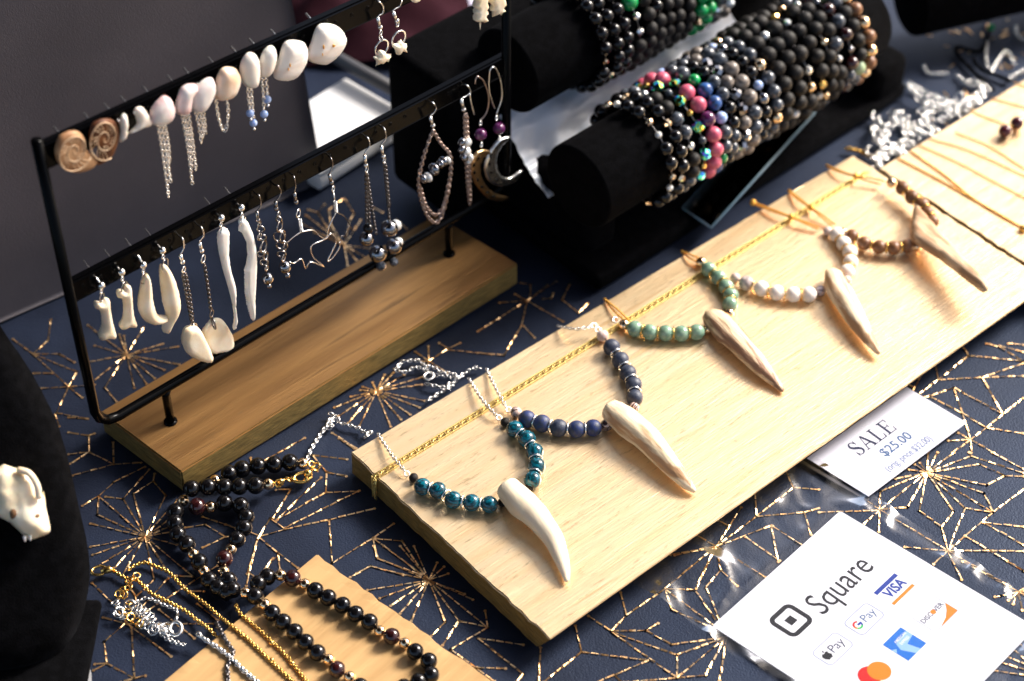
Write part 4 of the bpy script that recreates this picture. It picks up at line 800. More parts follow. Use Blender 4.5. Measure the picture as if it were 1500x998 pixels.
# loose silver chain ends behind the board
def loose(name, label, paths, mt, z=.1, ll=.24, wr=.038, group=None, base=None, cat='chain'):
    o = thing(name, label, cat, P(*paths[0][0], 0), group); first = True
    for pth in paths:
        q = []
        for i, (x, y) in enumerate(pth):
            p = P(x, y, z); q.append(P(x, y, z+.06*(i % 2)))
        mb = MB(); chain(mb, smooth_path(q, 5), ll, wr, .62); mb.build('chain', mt, o)
    return o
zz6 = lambda l: Z(l, 480, 500, 6.24)
c1 = loose('silver_chain', 'tangled silver chain end with clasp between the rack base and long board', [zz6([(1400, 250), (1330, 250), (1260, 290), (1180, 340), (1150, 300), (1040, 280), (970, 240), (900, 230), (830, 180), (750, 180), (680, 190), (650, 225), (605, 258), (640, 272), (720, 280), (800, 240), (880, 262), (960, 300)]),
     zz6([(980, 310), (1080, 320), (1150, 345), (1200, 350)]), zz6([(890, 390), (960, 405), (1060, 420), (1100, 400), (1160, 370), (1210, 330)]), zz6([(1150, 400), (1080, 440), (1000, 490), (900, 550)])], 'silver')
q = zz6([(925, 320)])[0]; p = P(*q, .2); mb = MB(); torus(mb, p, (.2, -.1, 1), upx(6, p), .06, 14, 6, 1.3, up=(1, 1, 0)); mb.build('clasp', 'silver', c1)
c2 = loose('silver_chain', 'silver chain trailing from the black bead strand up to the long board', [[(450, 673), (456, 658), (470, 636), (482, 620), (492, 611), (482, 606)], zz6([(0, 800), (40, 780), (30, 740), (10, 730), (60, 690), (100, 700), (100, 745), (200, 770), (290, 800), (330, 830), (390, 835), (350, 860), (340, 885)])], 'silver')

# ------------------------------------------------------------------ black bead strand
n = thing('necklace', 'long glossy black bead strand with gold beads heaped at lower left', 'necklace', P(320, 760, 0))
zA = lambda l: [(100+x/2.2775, 560+y/2.2775) for x, y in l]
zB = lambda l: [(300+x/3.26, 780+y/3.26) for x, y in l]
RB_, RG = 12.9, 8.8
def beads(lst, gold, base=0., dark=(), rp=RB_, lift=0.):
    pts = []
    for i, (x, y) in enumerate(lst):
        r_ = RG if i in gold else rp; p0 = P(x, y, base+.35); r = upx(r_, p0)
        on = base; p = P(x, y, on+r+lift); bead(n, p, r, 'rosegold' if i in gold else ('garnet_dark' if i in dark else 'onyx')); pts.append(p)
    mb = MB(); tube(mb, smooth_path(pts, 3), .035, 5); mb.build('thread', 'gunmetal', n); return pts
beads(zA([(490, 328), (537, 305), (580, 290), (633, 280), (687, 275), (740, 268), (783, 272)]), (0, 6), lift=.1)
beads(zA([(412, 355), (467, 350), (521, 350), (571, 348), (625, 345), (668, 340)]), (5,), lift=.35)
beads(zA([(384, 395), (358, 433), (356, 470), (366, 508), (396, 540), (417, 574), (437, 600), (454, 630), (470, 660), (500, 685), (528, 700)]), (0, 5, 7))
beads(zA([(430, 415), (476, 416), (522, 403), (576, 412), (594, 450), (587, 487), (563, 525), (543, 558), (521, 590), (519, 632), (534, 660), (548, 693)]), (1, 7, 9), dark=(0, 8), lift=.05)
beads(zB([(195, 290), (240, 305), (287, 345), (322, 385), (374, 428), (430, 475), (482, 525), (538, 575), (592, 608), (632, 655), (692, 690), (742, 735), (800, 780), (850, 820)]), (0, 2, 8, 10), LT, dark=(9,))
beads(zB([(255, 245), (300, 213)]), (), .1)
beads(zB([(362, 205), (420, 220), (478, 248), (528, 278), (590, 312), (658, 348), (721, 390), (787, 428), (836, 472), (893, 497), (955, 530), (1005, 570), (1070, 615), (1080, 680), (1020, 712), (950, 740)]), (0, 2, 8, 10), LT, dark=(1, 9))
mb = MB()
for k, (x, y, r) in enumerate(((700, 338, 5), (712, 333, 6), (735, 325, 5), (752, 322, 5), (820, 290, 6), (828, 280, 5), (812, 275, 5))):
    p = P(*zA([(x, y)])[0], .35); torus(mb, p, (random.uniform(-1, 1), random.uniform(-1, 1), .8), upx(r, p), .05, 12, 6)
mb.build('jump_ring', 'gold', n)
p = P(*zA([(780, 318)])[0], .35); mb = MB(); torus(mb, p, (.1, -.1, 1), upx(8, p), .085, 18, 8, 1.6, up=(1, .45, 0)); q1 = P(*zA([(800, 305)])[0], .45); ball(mb, q1, .2, 10, 7); tube(mb, [q1, P(*zA([(790, 332)])[0], .35)], .08, 6); mb.build('lobster_clasp', 'gold', n)
p = P(*zA([(708, 333)])[0], .35); bead(n, p, .17, 'gold')

# ------------------------------------------------------------------ fine chains, lower left
zC = lambda l: Z(l, 100, 798, 4.99)
def chainthing(name, label, pts3, mt, ll=.16, wr=.035, cat='chain', twist=0.):
    o = thing(name, label, cat, pts3[0][:2]+(0,) if False else Vector((pts3[0].x, pts3[0].y, 0)))
    mb = MB(); chain(mb, smooth_path(pts3, 5), ll, wr, .75, twist); mb.build('links', mt, o); return o
def pz(l, zs): return [P(x, y, zs[min(i, len(zs)-1)]) for i, (x, y) in enumerate(l)]
g1 = chainthing('gold_chain', 'fine gold chain with lobster clasp running from cloth to the tan board', pz(zC([(330, 190), (420, 245), (500, 258), (600, 350), (700, 400), (850, 480), (940, 550), (1020, 608), (1100, 690)]), [.08]*7+[.3, .1]), 'gold', .15, .045)
mb = MB(); p = P(*zC([(225, 190)])[0], .12); torus(mb, p, (.1, 0, 1), upx(8, p), .06, 16, 6, 1.4, up=(1, .35, 0)); tube(mb, [P(*zC([(240, 200)])[0], .15), P(*zC([(300, 180)])[0], .18), P(*zC([(335, 185)])[0], .15)], [.12, .16, .07], 8); mb.build('lobster_clasp', 'gold', g1)
mb = MB()
for x, y, r in ((445, 260, 6), (440, 310, 6), (375, 360, 6.5), (405, 365, 6), (395, 335, 5), (440, 425, 5), (430, 490, 6), (455, 530, 6), (490, 555, 6.5), (520, 580, 6), (470, 250, 5), (500, 225, 5)):
    p = P(*zC([(x, y)])[0], .18); torus(mb, p, (random.uniform(-.6, .6), random.uniform(-.6, .6), .9), upx(r, p), .038, 14, 5)
mb.build('extender_ring', 'gold', g1)
g2 = chainthing('gold_chain', 'longer fine gold chain curving across the tan board left of black beads', pz(zC([(440, 185), (480, 155), (560, 130), (640, 158), (740, 205), (850, 320), (1000, 430), (1100, 520)]), [.08])+pz(zC([(1150, 560), (1200, 600), (1300, 680), (1490, 860), (1640, 1000), (1800, 1160)]), [LT+.07]), 'gold', .15, .045)
g3 = chainthing('gold_chain', 'fine gold chain beside the black beads, nearest them on the tan board', pz([(345, 886), (352, 899), (371, 915), (392, 934), (420, 962), (447, 996), (470, 1025)], [LT+.07]), 'gold', .15, .045)
for o_, l in ((g2, [(355, 930), (398, 967)]), (g3, [(398, 942), (428, 972)])):
    for x, y in l: p = P(x, y, LT+.1); bead(o_, p, .1, 'gold')
g4 = chainthing('silver_chain', 'twisted silver rope chain lying across the lower tan board', pz([(289, 928), (300, 937), (320, 950), (338, 964), (355, 981), (375, 998), (400, 1020)], [LT+.1]), 'silver', .2, .06, twist=.5)
g5 = chainthing('dark_chain', 'dark grey braided chain snaking over the edge of the tan board', pz([(316, 911), (324, 926), (335, 945), (342, 956), (336, 968), (333, 980), (334, 998), (330, 1020)], [.1, LT+.08]), 'gunmetal', .18, .06, twist=.4)
o = thing('silver_chain', 'heap of silver extender rings with a bright lobster clasp on the cloth', 'chain', P(215, 905, 0))
mb = MB()
for x, y, r in ((340, 420, 6.5), (350, 435, 6), (380, 488, 7.5), (365, 500, 7), (450, 440, 7.5), (480, 440, 7), (500, 462, 8), (530, 480, 8), (560, 498, 8), (590, 515, 7.5), (610, 545, 7), (560, 560, 5), (590, 590, 7.5), (620, 620, 8.5), (640, 615, 6), (690, 600, 6.5), (715, 585, 6), (660, 590, 5), (420, 520, 5), (400, 530, 5), (540, 590, 5), (700, 630, 6), (735, 640, 6)):
    p = P(*zC([(x, y)])[0], .12+random.uniform(0, .15)); torus(mb, p, (random.uniform(-.6, .6), random.uniform(-.6, .6), .9), upx(r, p), .036, 16, 5)
mb.build('extender_ring', 'silver', o)
for l in ([(490, 425), (560, 392), (640, 412), (700, 442), (780, 470), (800, 500)], [(380, 540), (470, 500), (540, 540), (600, 570), (690, 640), (740, 690), (850, 735)], [(640, 620), (720, 690), (780, 720), (840, 740)]):
    mb = MB(); chain(mb, smooth_path([P(*q, .1) for q in zC(l)], 4), .2, .032, .62); mb.build('chain', 'silver', o)
p = P(*zC([(785, 615)])[0], .2); mb = MB(); torus(mb, p, (.1, -.2, 1), upx(8.6, p), .085, 18, 8, 1.25, up=(-.1, 1, 0)); tube(mb, [P(*zC([(785, 560)])[0], .25), P(*zC([(800, 510)])[0], .2)], .07, 8); mb.build('lobster_clasp', 'silver', o)

# ------------------------------------------------------------------ printed cards
def textmesh(mb, txt, o, ex, ey, size, up, m=0, align='CENTER', bold=0., sx=1.):
    cu = bpy.data.curves.new('t', 'FONT'); cu.body = txt; cu.size = 1; cu.align_x = align; cu.align_y = 'CENTER'; cu.offset = bold; cu.resolution_u = 3
    ob = bpy.data.objects.new('t', cu); COL.objects.link(ob); dg = bpy.context.evaluated_depsgraph_get(); me = ob.evaluated_get(dg).to_mesh()
    mb.add([Vector(o)+ex*(v.co.x*size*sx)+ey*(v.co.y*size)+Vector((0, 0, up)) for v in me.vertices], [tuple(p.vertices) for p in me.polygons], m)
    ob.evaluated_get(dg).to_mesh_clear(); bpy.data.objects.remove(ob); bpy.data.curves.remove(cu)
def frame_card(a, b, c, z):
    A_ = P(*a, z); ex_ = (P(*b, z)-A_).normalized(); ey_ = (P(*c, z)-P(*b, z)); ey_ = (ey_-ex_*ey_.dot(ex_)).normalized(); return A_, ex_, ey_
CZ = .12
A_, cx_, cy_ = frame_card((1182, 672), (1328, 568), (1416, 620), CZ)
q = [P(*p, CZ) for p in ((1182, 672), (1328, 568), (1416, 620), (1272, 728))]
sale = thing('price_card', 'white sale price card lying between long board and printed payment card', 'price card', Vector((q[0].x, q[0].y, 0)))
mb = MB(); t = Vector((0, 0, .035)); mb.add([p for p in q]+[p+t for p in q], [(3, 2, 1, 0), (4, 5, 6, 7), (0, 1, 5, 4), (1, 2, 6, 5), (2, 3, 7, 6), (3, 0, 4, 7)]); mb.build('card', 'card', sale, smooth=False)
def cpt(x, y, A_=A_, ex_=cx_, ey_=cy_): return A_+ex_*x+ey_*y
up_ = -cy_
def glyph_poly(mb, polys, o, s, ex_, ey_, zup):
    for pl in polys: mb.add([o+ex_*(x*s)+ey_*(y*s)+Vector((0, 0, zup)) for x, y in pl], [tuple(range(len(pl)))])
def stroke(mb, pts, ws, o, s, ex_, ey_, zup):
    pts = [Vector((*p, 0)) for p in pts]; q = smooth_path(pts, 5); w = [x.x for x in smooth_path([(a, 0, 0) for a in ws], 5)]; vs = []
    for i, p in enumerate(q):
        d = (q[min(i+1, len(q)-1)]-q[max(0, i-1)]).normalized(); nn_ = Vector((-d.y, d.x, 0))*w[i]/2
        for sg in (-1, 1): v = p+nn_*sg; vs.append(o+ex_*(v.x*s)+ey_*(v.y*s)+Vector((0, 0, zup)))
    mb.add(vs, [(2*i, 2*i+1, 2*i+3, 2*i+2) for i in range(len(q)-1)])
zu = .041
mb = MB(); s = .82; w0 = cpt(1.78, 1.42)
# serif capitals S A L E
stroke(mb, [(.50, .76), (.36, .94), (.18, .94), (.09, .76), (.2, .58), (.42, .42), (.52, .22), (.4, .05), (.2, .04), (.07, .26)], [.07, .06, .08, .13, .17, .17, .13, .08, .06, .07], w0, s, cx_, up_, zu)
glyph_poly(mb, [[(.06, 0), (.11, 0), (.11, .3), (.06, .3)], [(.47, .68), (.52, .68), (.52, .97), (.47, .97)]], w0, s, cx_, up_, zu)
o = w0+cx_*(.68*s); glyph_poly(mb, [[(.05, 0), (.12, 0), (.36, .97), (.30, .85)], [(.30, .97), (.44, .97), (.74, 0), (.58, 0)], [(.19, .3), (.55, .3), (.55, .37), (.2, .37)], [(-.04, 0), (.22, 0), (.22, .05), (-.04, .05)], [(.48, 0), (.82, 0), (.82, .05), (.48, .05)]], o, s, cx_, up_, zu)
o = w0+cx_*(1.56*s); glyph_poly(mb, [[(.1, 0), (.24, 0), (.24, .97), (.1, .97)], [(0, .92), (.36, .92), (.36, .97), (0, .97)], [(0, 0), (.62, 0), (.62, .06), (0, .06)], [(.57, 0), (.64, 0), (.66, .28), (.60, .28)]], o, s, cx_, up_, zu)
o = w0+cx_*(2.32*s); glyph_poly(mb, [[(.1, 0), (.24, 0), (.24, .97), (.1, .97)], [(0, .91), (.60, .91), (.60, .97), (0, .97)], [(0, 0), (.64, 0), (.64, .06), (0, .06)], [(.59, 0), (.65, 0), (.68, .28), (.62, .28)], [(.55, .72), (.61, .72), (.61, .97), (.57, .97)], [(.24, .47), (.46, .47), (.46, .53), (.24, .53)], [(.43, .38), (.48, .38), (.48, .62), (.43, .62)]], o, s, cx_, up_, zu)
mb.build('printed_word', 'ink_navy', sale, smooth=False)
mb = MB(); textmesh(mb, '$25.00', cpt(3.5, 1.98), cx_, up_, .66, zu, bold=.012); mb.build('printed_price', 'ink_blue', sale, smooth=False)
mb = MB(); textmesh(mb, '(orig. price $32.00)', cpt(3.5, 2.70), cx_, up_, .50, zu, sx=.74, bold=.01); textmesh(mb, '-', cpt(5.3, 2.30), cx_, up_, .4, zu+.003); mb.build('printed_line', 'ink_pale', sale, smooth=False)

# payment card
CZ2 = .06
A_, kx, ky = frame_card((1043, 918), (1228, 752), (1493, 900), CZ2)
pay = thing('payment_card', 'large white card listing accepted payment logos inside clear sleeve', 'sign card', Vector((A_.x, A_.y, 0)))
mb = MB(); W_, H_ = 8.35, 9.3; rc = .12; out = []
for (x, y, a0) in ((rc, rc, 180), (W_-rc, rc, 270), (W_-rc, H_-rc, 0), (rc, H_-rc, 90)):
    for k in range(5): a = R(a0+k*22.5); out.append((x+rc*math.cos(a), y+rc*math.sin(a)))
# sheared very slightly like the photographed card
SHR = .06
def kp(x, y, z=0.): return A_+kx*(x+SHR*y)+ky*y+Vector((0, 0, z))
n_ = len(out); mb.add([kp(x, y) for x, y in out]+[kp(x, y, .05) for x, y in out], [tuple(range(n_-1, -1, -1)), tuple(range(n_, 2*n_))]+[(i, (i+1) % n_, n_+(i+1) % n_, n_+i) for i in range(n_)])
mb.build('card', 'card2', pay, smooth=False)
ku = -ky; kz = .056
def kloc(px, py): w = P(px, py, CZ2+.05)-A_; yy = w.dot(ky); return w.dot(kx)-SHR*yy, yy
def rring(mb, c, w, h, r, t, zz, ang=0.):
    o_ = []; i_ = []
    for lst, ww, hh, rr_ in ((o_, w, h, r), (i_, w-2*t, h-2*t, max(.01, r-t))):
        for (sx, sy, a0) in ((1, 1, 0), (-1, 1, 90), (-1, -1, 180), (1, -1, 270)):
            for k in range(6): a = R(a0+k*18); lst.append((c[0]+sx*(ww/2-rr_)+rr_*math.cos(a), c[1]+sy*(hh/2-rr_)+rr_*math.sin(a)))
    N_ = len(o_); mb.add([kp(*p, zz) for p in o_+i_], [(i, (i+1) % N_, N_+(i+1) % N_, N_+i) for i in range(N_)])
def poly(mb, pts, zz): mb.add([kp(x, y, zz) for x, y in pts], [tuple(range(len(pts)))])
def disc(mb, c, r, zz, n=28, a0=0, a1=360, rin=0):
    if rin:
        vs = [];
        for i in range(n+1): a = R(a0+(a1-a0)*i/n); vs += [kp(c[0]+rin*math.cos(a), c[1]+rin*math.sin(a), zz), kp(c[0]+r*math.cos(a), c[1]+r*math.sin(a), zz)]
        mb.add(vs, [(2*i, 2*i+1, 2*i+3, 2*i+2) for i in range(n)])
    else: poly(mb, [(c[0]+r*math.cos(R(a0+(a1-a0)*i/n)), c[1]+r*math.sin(R(a0+(a1-a0)*i/n))) for i in range(n)], zz)
def ktext(txt, c, size, mt, sx=1., bold=0., zz=kz, name='printed_word'):
    mb = MB(); textmesh(mb, txt, kp(*c), kx, ku, size, zz, sx=sx, bold=bold); return mb.build(name, mt, pay, smooth=False)
c = kloc(1158.6, 909); mb = MB(); rring(mb, c, 1.36, 1.36, .32, .20, kz); poly(mb, [(c[0]+a, c[1]+b) for a, b in ((-.19, -.19), (.19, -.19), (.19, .19), (-.19, .19))], kz); mb.build('square_logo', 'ink_black', pay, smooth=False)
c0, c1_ = kloc(1180, 893), kloc(1270, 820); cm = kloc(1231, 857)
ktext('Square', (cm[0], cm[1]), 1.55, 'ink_black', sx=.82, bold=.0)
c = kloc(1311, 862); ktext('VISA', c, .62, 'ink_royal', sx=.9, bold=.03)
b1, b2 = kloc(1281.6, 870), kloc(1313.6, 842); mb = MB(); yb = (b1[1]+b2[1])/2; poly(mb, [(b1[0], yb-.09), (b2[0], yb-.09), (b2[0], yb+.09), (b1[0], yb+.09)], kz); mb.build('blue_stripe', 'ink_royal', pay, smooth=False)
b1, b2 = kloc(1308, 885.6), kloc(1338, 856.6); mb = MB(); yb = (b1[1]+b2[1])/2; poly(mb, [(b1[0], yb-.07), (b2[0], yb-.07), (b2[0], yb+.07), (b1[0], yb+.07)], kz); mb.build('orange_stripe', 'ink_orange', pay, smooth=False)
for cc in (kloc(1266, 907), kloc(1220, 950.6)):
    mb = MB(); rring(mb, cc, 1.55, .98, .22, .05, kz); mb.build('badge_outline', 'ink_lilac', pay, smooth=False)
c = kloc(1266, 907); g_ = (c[0]-.42, c[1])
for mt, a0, a1 in (('ink_red', 190, 315), ('ink_orange', 150, 190), ('ink_green', 45, 150), ('ink_royal', 0, 45)):
    mb = MB(); disc(mb, g_, .21, kz, 10, a0, a1, .13)
    if mt == 'ink_royal': poly(mb, [(g_[0], g_[1]-.05), (g_[0]+.21, g_[1]-.04), (g_[0]+.21, g_[1]+.04), (g_[0], g_[1]+.05)], kz+.001)
    mb.build('g_mark', mt, pay, smooth=False)
ktext('Pay', (c[0]+.26, c[1]), .54, 'ink_blue')
c = kloc(1220, 950.6); mb = MB(); a_ = (c[0]-.42, c[1]+.03)
poly(mb, [(a_[0]+x*.24, a_[1]+y*.24) for x, y in ((0, -.5), (.35, -.68), (.72, -.5), (.6, -.15), (.82, .3), (.45, .85), (.15, .85), (0, .75), (-.15, .85), (-.45, .85), (-.82, .3), (-.85, -.3), (-.4, -.68))], kz)
poly(mb, [(a_[0]+x*.24, a_[1]+y*.24) for x, y in ((0, -.65), (.05, -1.0), (.35, -1.2), (.3, -.85))], kz); mb.build('apple_mark', 'ink_black', pay, smooth=False)
ktext('Pay', (c[0]+.22, c[1]), .56, 'ink_navy')
c = kloc(1369.7, 900); mb = MB(); rring(mb, c, 1.55, 1.12, .06, .03, kz); mb.build('badge_outline', 'ink_lilac', pay, smooth=False)
ktext('DISC', (c[0]-.37, c[1]-.12), .31, 'ink_navy', bold=.01); ktext('VER', (c[0]+.39, c[1]-.12), .31, 'ink_navy', bold=.01); mb = MB(); disc(mb, (c[0]+.05, c[1]-.12), .115, kz); mb.build('orange_dot', 'ink_orange', pay, smooth=False)
mb = MB(); poly(mb, [(c[0]-.4, c[1]+.54), (c[0]+.15, c[1]+.4), (c[0]+.5, c[1]+.2), (c[0]+.76, c[1]-.05), (c[0]+.76, c[1]+.54)], kz+.001); mb.build('orange_wedge', 'ink_orange', pay, smooth=False)
c = kloc(1325, 943.6); mb = MB(); poly(mb, [(c[0]+a, c[1]+b) for a, b in ((-.6, -.6), (.6, -.6), (.6, .6), (-.6, .6))], kz); mb.build('blue_box', 'ink_cyan', pay, smooth=False)
mb = MB(); poly(mb, [(c[0]+a*.77, c[1]+b*.77) for a, b in ((-.3, -.3), (.78, -.45), (.78, -.05), (.1, .1), (.3, .78), (-.1, .78), (-.45, .1))], kz+.002); poly(mb, [(c[0]+a*.77, c[1]+b*.77) for a, b in ((-.78, -.25), (-.55, -.1), (-.78, .1))], kz+.002); mb.build('pale_patch', 'ink_light', pay, smooth=False)
for k, tx_ in enumerate(('AMERICAN', 'EXPRESS')): ktext(tx_, (c[0]+.15, c[1]-.3+.2*k), .18, 'card2', sx=.8, zz=kz+.004, bold=.01)
mb = MB(); disc(mb, kloc(1274, 990), .46, kz); mb.build('red_circle', 'ink_red', pay, smooth=False)
mb = MB(); disc(mb, kloc(1288, 983), .46, kz+.002); mb.build('orange_circle', 'ink_orange', pay, smooth=False)
# sleeve
mb = MB(); nx, ny = 110, 90; vs = []
def slv(u, v):     # u along card x, v along card y
    y = -3.7+v*16.5; x = -.6+u*10.5+.12*math.sin(v*9)*(1-u)
    inn = 0 < x-SHR*y < W_ and 0 < y < H_; ed = min(1, max(0, -y)/.5+max(0, x-W_-SHR*y)/.5+max(0, y-H_)/.5+max(0, SHR*y-x)/.5)
    q = Vector((x*.28+y*.3, y*.42, 2)); r1 = 1-abs(noise.noise(q))*2.2; r2 = 1-abs(noise.noise(Vector((x*.9+y*.5, y*.8, 8))))*2.4
    return A_+kx*x+ky*y+Vector((0, 0, .085+.012*noise.noise(q*2)+ed*(.20*max(0, r1)**1.5+.05*max(0, r2))))
for j in range(ny+1):
    for i in range(nx+1): vs.append(slv(i/nx, j/ny))
mb.add(vs, [(j*(nx+1)+i, j*(nx+1)+i+1, (j+1)*(nx+1)+i+1, (j+1)*(nx+1)+i) for j in range(ny) for i in range(nx)])
mb.build('plastic_sleeve', 'cello', None, loc=A_, label='crinkled clear cellophane sleeve around the printed payment card', cat='plastic sleeve')
# serrated strip edge seen beside the price card
mb = MB(); a = P(1170, 671, .05); b = P(1274, 731, .05); d = b-a; L = d.length; d.normalize(); sd = Vector((d.y, -d.x, 0))
nz_ = 60
for i in range(nz_):
    p = a+d*(i*L/nz_); w = d*(L/nz_); mb.add([p+sd*.12, p+w*.5+sd*.22, p+w+sd*.12, p+w, p], [(0, 1, 2, 3, 4)])
mb.build('serrated_strip', 'gunmetal', None, loc=a, smooth=False, label='dark serrated torn edge of packet sticking out beside the price card', cat='packet edge')

# ------------------------------------------------------------------ bracelet bars
BU = Vector((.7393, .6733, 0)); BV = Vector((-BU.y, BU.x, 0)); UZ = Vector((0, 0, 1))
def cyl(mb, o, d, L, r, seg=64):
    pts = [o+d*t for t in (0, .03, .12, L*.5, L-.12, L-.03, L)]; rad = [r-.12, r-.04, r, r, r, r-.04, r-.12]; tube(mb, pts, rad, seg, True)
ax1 = P(846, 274, 5.5)
st = thing('bracelet_stand', 'black velvet two tier T bar stand loaded with bead bracelets', 'bracelet stand', P(800, 330, 0))
mb = MB(); cyl(mb, ax1, BU, 19.6, 2.1); mb.build('lower_bar', 'velvet', st)
c2x = P(742, 105, 8.6); mb = MB(); cyl(mb, c2x, BU, 22, 2.1); mb.build('upper_bar', 'velvet', st)
fb = P(876, 430, 0); lb = P(604, 262, 0); wd = (lb-fb); wd -= BU*wd.dot(BU); 
mb = MB(); rbox(mb, fb, BU*22.4, wd, UZ*.9, .25, 3); mb.build('base', 'velvet', st)
mb = MB(); e0 = fb+BU*19.8; rbox(mb, e0+UZ*.5, BU*2.6, wd*.45, UZ*2.3, .6, 4); mb.build('end_support', 'velvet', st)
mb = MB(); rbox(mb, fb+wd*.12+BU*.6+UZ*.6, BU*2.2, wd*.5, UZ*3.6, .6, 4); mb.build('end_support', 'velvet', st)
mb = MB(); rbox(mb, fb+wd*.62-BU*2.4+UZ*.8, BU*24.4, wd*.38, UZ*8, .5, 3); mb.build('upper_support', 'velvet', st)
BG1 = 'bead bracelets stacked on the lower black bar'; BG2 = 'bead bracelets stacked on the upper black bar'
def bracelet(o, t, Rr, fn, rb, label, group, tilt=(0, 0), squash=1.):
    c = o+BU*t; n = thing('bracelet', label, 'bracelet', c-UZ*(Rr+rb), group)
    a1 = (BV+BU*tilt[0]).normalized(); a2 = (UZ+BU*tilt[1]).normalized(); ph = random.uniform(0, 1)
    circ = 2*math.pi*(Rr+rb); N_ = int(circ/(rb*2.02)); i = 0; a = ph; tot = 0
    N_ = max(12, N_); 
    for i in range(N_):
        th = 2*math.pi*(i+ph)/N_; mt, k, fc = fn(i); p = c+(a1*math.cos(th)+a2*math.sin(th))*(Rr+rb*.98)
        tang = -a1*math.sin(th)+a2*math.cos(th)
        bead(n, p, rb*k, mt, facet=fc, axis=(tang if k < 1 and not fc else None), sq=1.)
    mb = MB(); torus(mb, c, a1.cross(a2), Rr+rb*.98, .035, 40, 4, 1., up=a1); mb.build('elastic_cord', 'gunmetal', n)
def pat(*seq):
    L = []
    for s in seq:
        mt, cnt = s[0], s[1]; k = s[2] if len(s) > 2 else 1.; fc = s[3] if len(s) > 3 else False
        L += [(mt, k, fc)]*cnt
    return lambda i: L[i % len(L)]
specs = [
 (.35, pat(('onyx', 2), ('rosegold', 1, .62, True), ('crystal', 1, .5, True)), 'polished black bracelet with sparkling champagne spacers, first on the lower bar'),
 (.35, pat(('onyx', 3), ('rosegold', 1, .65, True)), 'polished black bracelet with pale gold barrels, second on the lower bar'),
 (.34, pat(('lava', 2), ('labrador', 2), ('silver', 1, .6, True)), 'rough charcoal bracelet with silver flecks, left of the rainbow one'),
 (.34, pat(('rainbow', 1, 1.0, True), ('labrador', 1, .55), ('rainbow', 1, 1., True), ('gold', 1, .5, True)), 'iridescent rainbow bead bracelet on the lower bar'),
 (.38, pat(('pinkbead', 4), ('rainbow', 1, .8, True), ('pinkbead', 2), ('purplebead', 1)), 'bright pink stone bracelet beside the rainbow one'),
 (.36, pat(('bluebead', 2), ('bluecat', 1, .8), ('labrador', 2), ('malachite', 1, .8)), 'mixed cobalt and dark stone bracelet right of the pink one'),
 (.34, pat(('onyx', 2), ('labrador', 2)), 'plain dark labradorite bracelet, seventh on the lower bar'),
 (.34, pat(('hematite', 1, 1., True), ('greyjasper', 1), ('hematite', 1, 1., True)), 'silvery faceted bracelet with grey stones on the lower bar'),
 (.38, pat(('greyjasper', 3), ('labrador', 2)), 'large mottled grey jasper bracelet in the middle of the lower bar'),
 (.33, pat(('onyx', 3), ('bluecat', 1, .7), ('hematite', 1, .9)), 'slim glossy black bracelet with one pale blue bead'),
 (.34, pat(('labrador', 3), ('rosegold', 1, .95)), 'dark bracelet with evenly spaced round gold beads on the lower bar'),
 (.39, pat(('lava', 1),), 'plain matte black bracelet just right of the gold dotted one'),
 (.39, pat(('lava', 5), ('crystal', 1, .6, True)), 'matte black bracelet with a small clear spacer'),
 (.42, pat(('lava', 7), ('silver', 1, .6, True), ('rosegold', 1, .6, True)), 'chunky matte black bracelet with silver and gold discs'),
 (.37, pat(('lava', 4), ('gold', 1, .65, True), ('crystal', 1, .5, True)), 'matte black bracelet with yellow gold spacer'),
 (.37, pat(('lava', 3), ('rosegold', 1, .6, True)), 'matte black bracelet with small copper gold spacers'),
 (.37, pat(('lava', 3), ('labrador', 1), ('silver', 1, .5, True)), 'charcoal bracelet with silver dots near the far end'),
 (.36, pat(('garnet_dark', 1), ('hematite', 1, .5), ('garnet_dark', 1), ('labrador', 1)), 'dark red brown bracelet near the far end of the lower bar'),
 (.36, pat(('lava', 4), ('palegreen', 1), ('labrador', 1)), 'black bracelet with one pale green bead beside the brown and gold one'),
 (.36, pat(('wood_bead', 1), ('rosegold', 1, .9)), 'brown wood and gold bead bracelet, last on the lower bar')]
t = 3.55
for i, (rb, fn, lab) in enumerate(specs):
    t += rb if i else 0; bracelet(ax1, t, 2.14, fn, rb, lab, BG1, (random.uniform(-.05, .05), random.uniform(-.05, .05))); t += rb*1.02
specs2 = [
 (.34, pat(('onyx', 5), ('rosegold', 1, .5, True)), 'polished black bracelet at the near end of the upper bar'),
 (.34, pat(('onyx', 6), ('rosegold', 1, .5, True)), 'polished black bracelet, second on the upper bar'),
 (.34, pat(('onyx', 1),), 'plain polished black bracelet, third on the upper bar'),
 (.36, pat(('lava', 7), ('malachite', 1, 1.15), ('silver', 2, .6, True)), 'matte black bracelet with a single green bead on the upper bar'),
 (.35, pat(('lava', 1),), 'plain matte black bracelet right of the single green bead one'),
 (.35, pat(('lava', 9), ('onyx', 1)), 'soft black bracelet, sixth on the upper bar'),
 (.32, pat(('lava', 1),), 'small bead matte black bracelet, seventh on the upper bar'),
 (.34, pat(('lava', 1),), 'matte black bracelet, eighth on the upper bar'),
 (.33, pat(('lava', 4), ('onyx', 1)), 'small bead black bracelet left of the all green ones'),
 (.36, pat(('malachite', 3), ('rosegold', 1, .6, True)), 'bright green bracelet, left of the two on the upper bar'),
 (.36, pat(('malachite', 1),), 'bright green bracelet, right of the two on the upper bar'),
 (.35, pat(('silver', 1, .9, True), ('labrador', 2)), 'silver faceted bracelet beyond the green ones on the upper bar'),
 (.36, pat(('greyjasper', 2), ('crystal', 1, .8, True)), 'pale grey bracelet beyond the green ones on the upper bar')]
t = 4.0
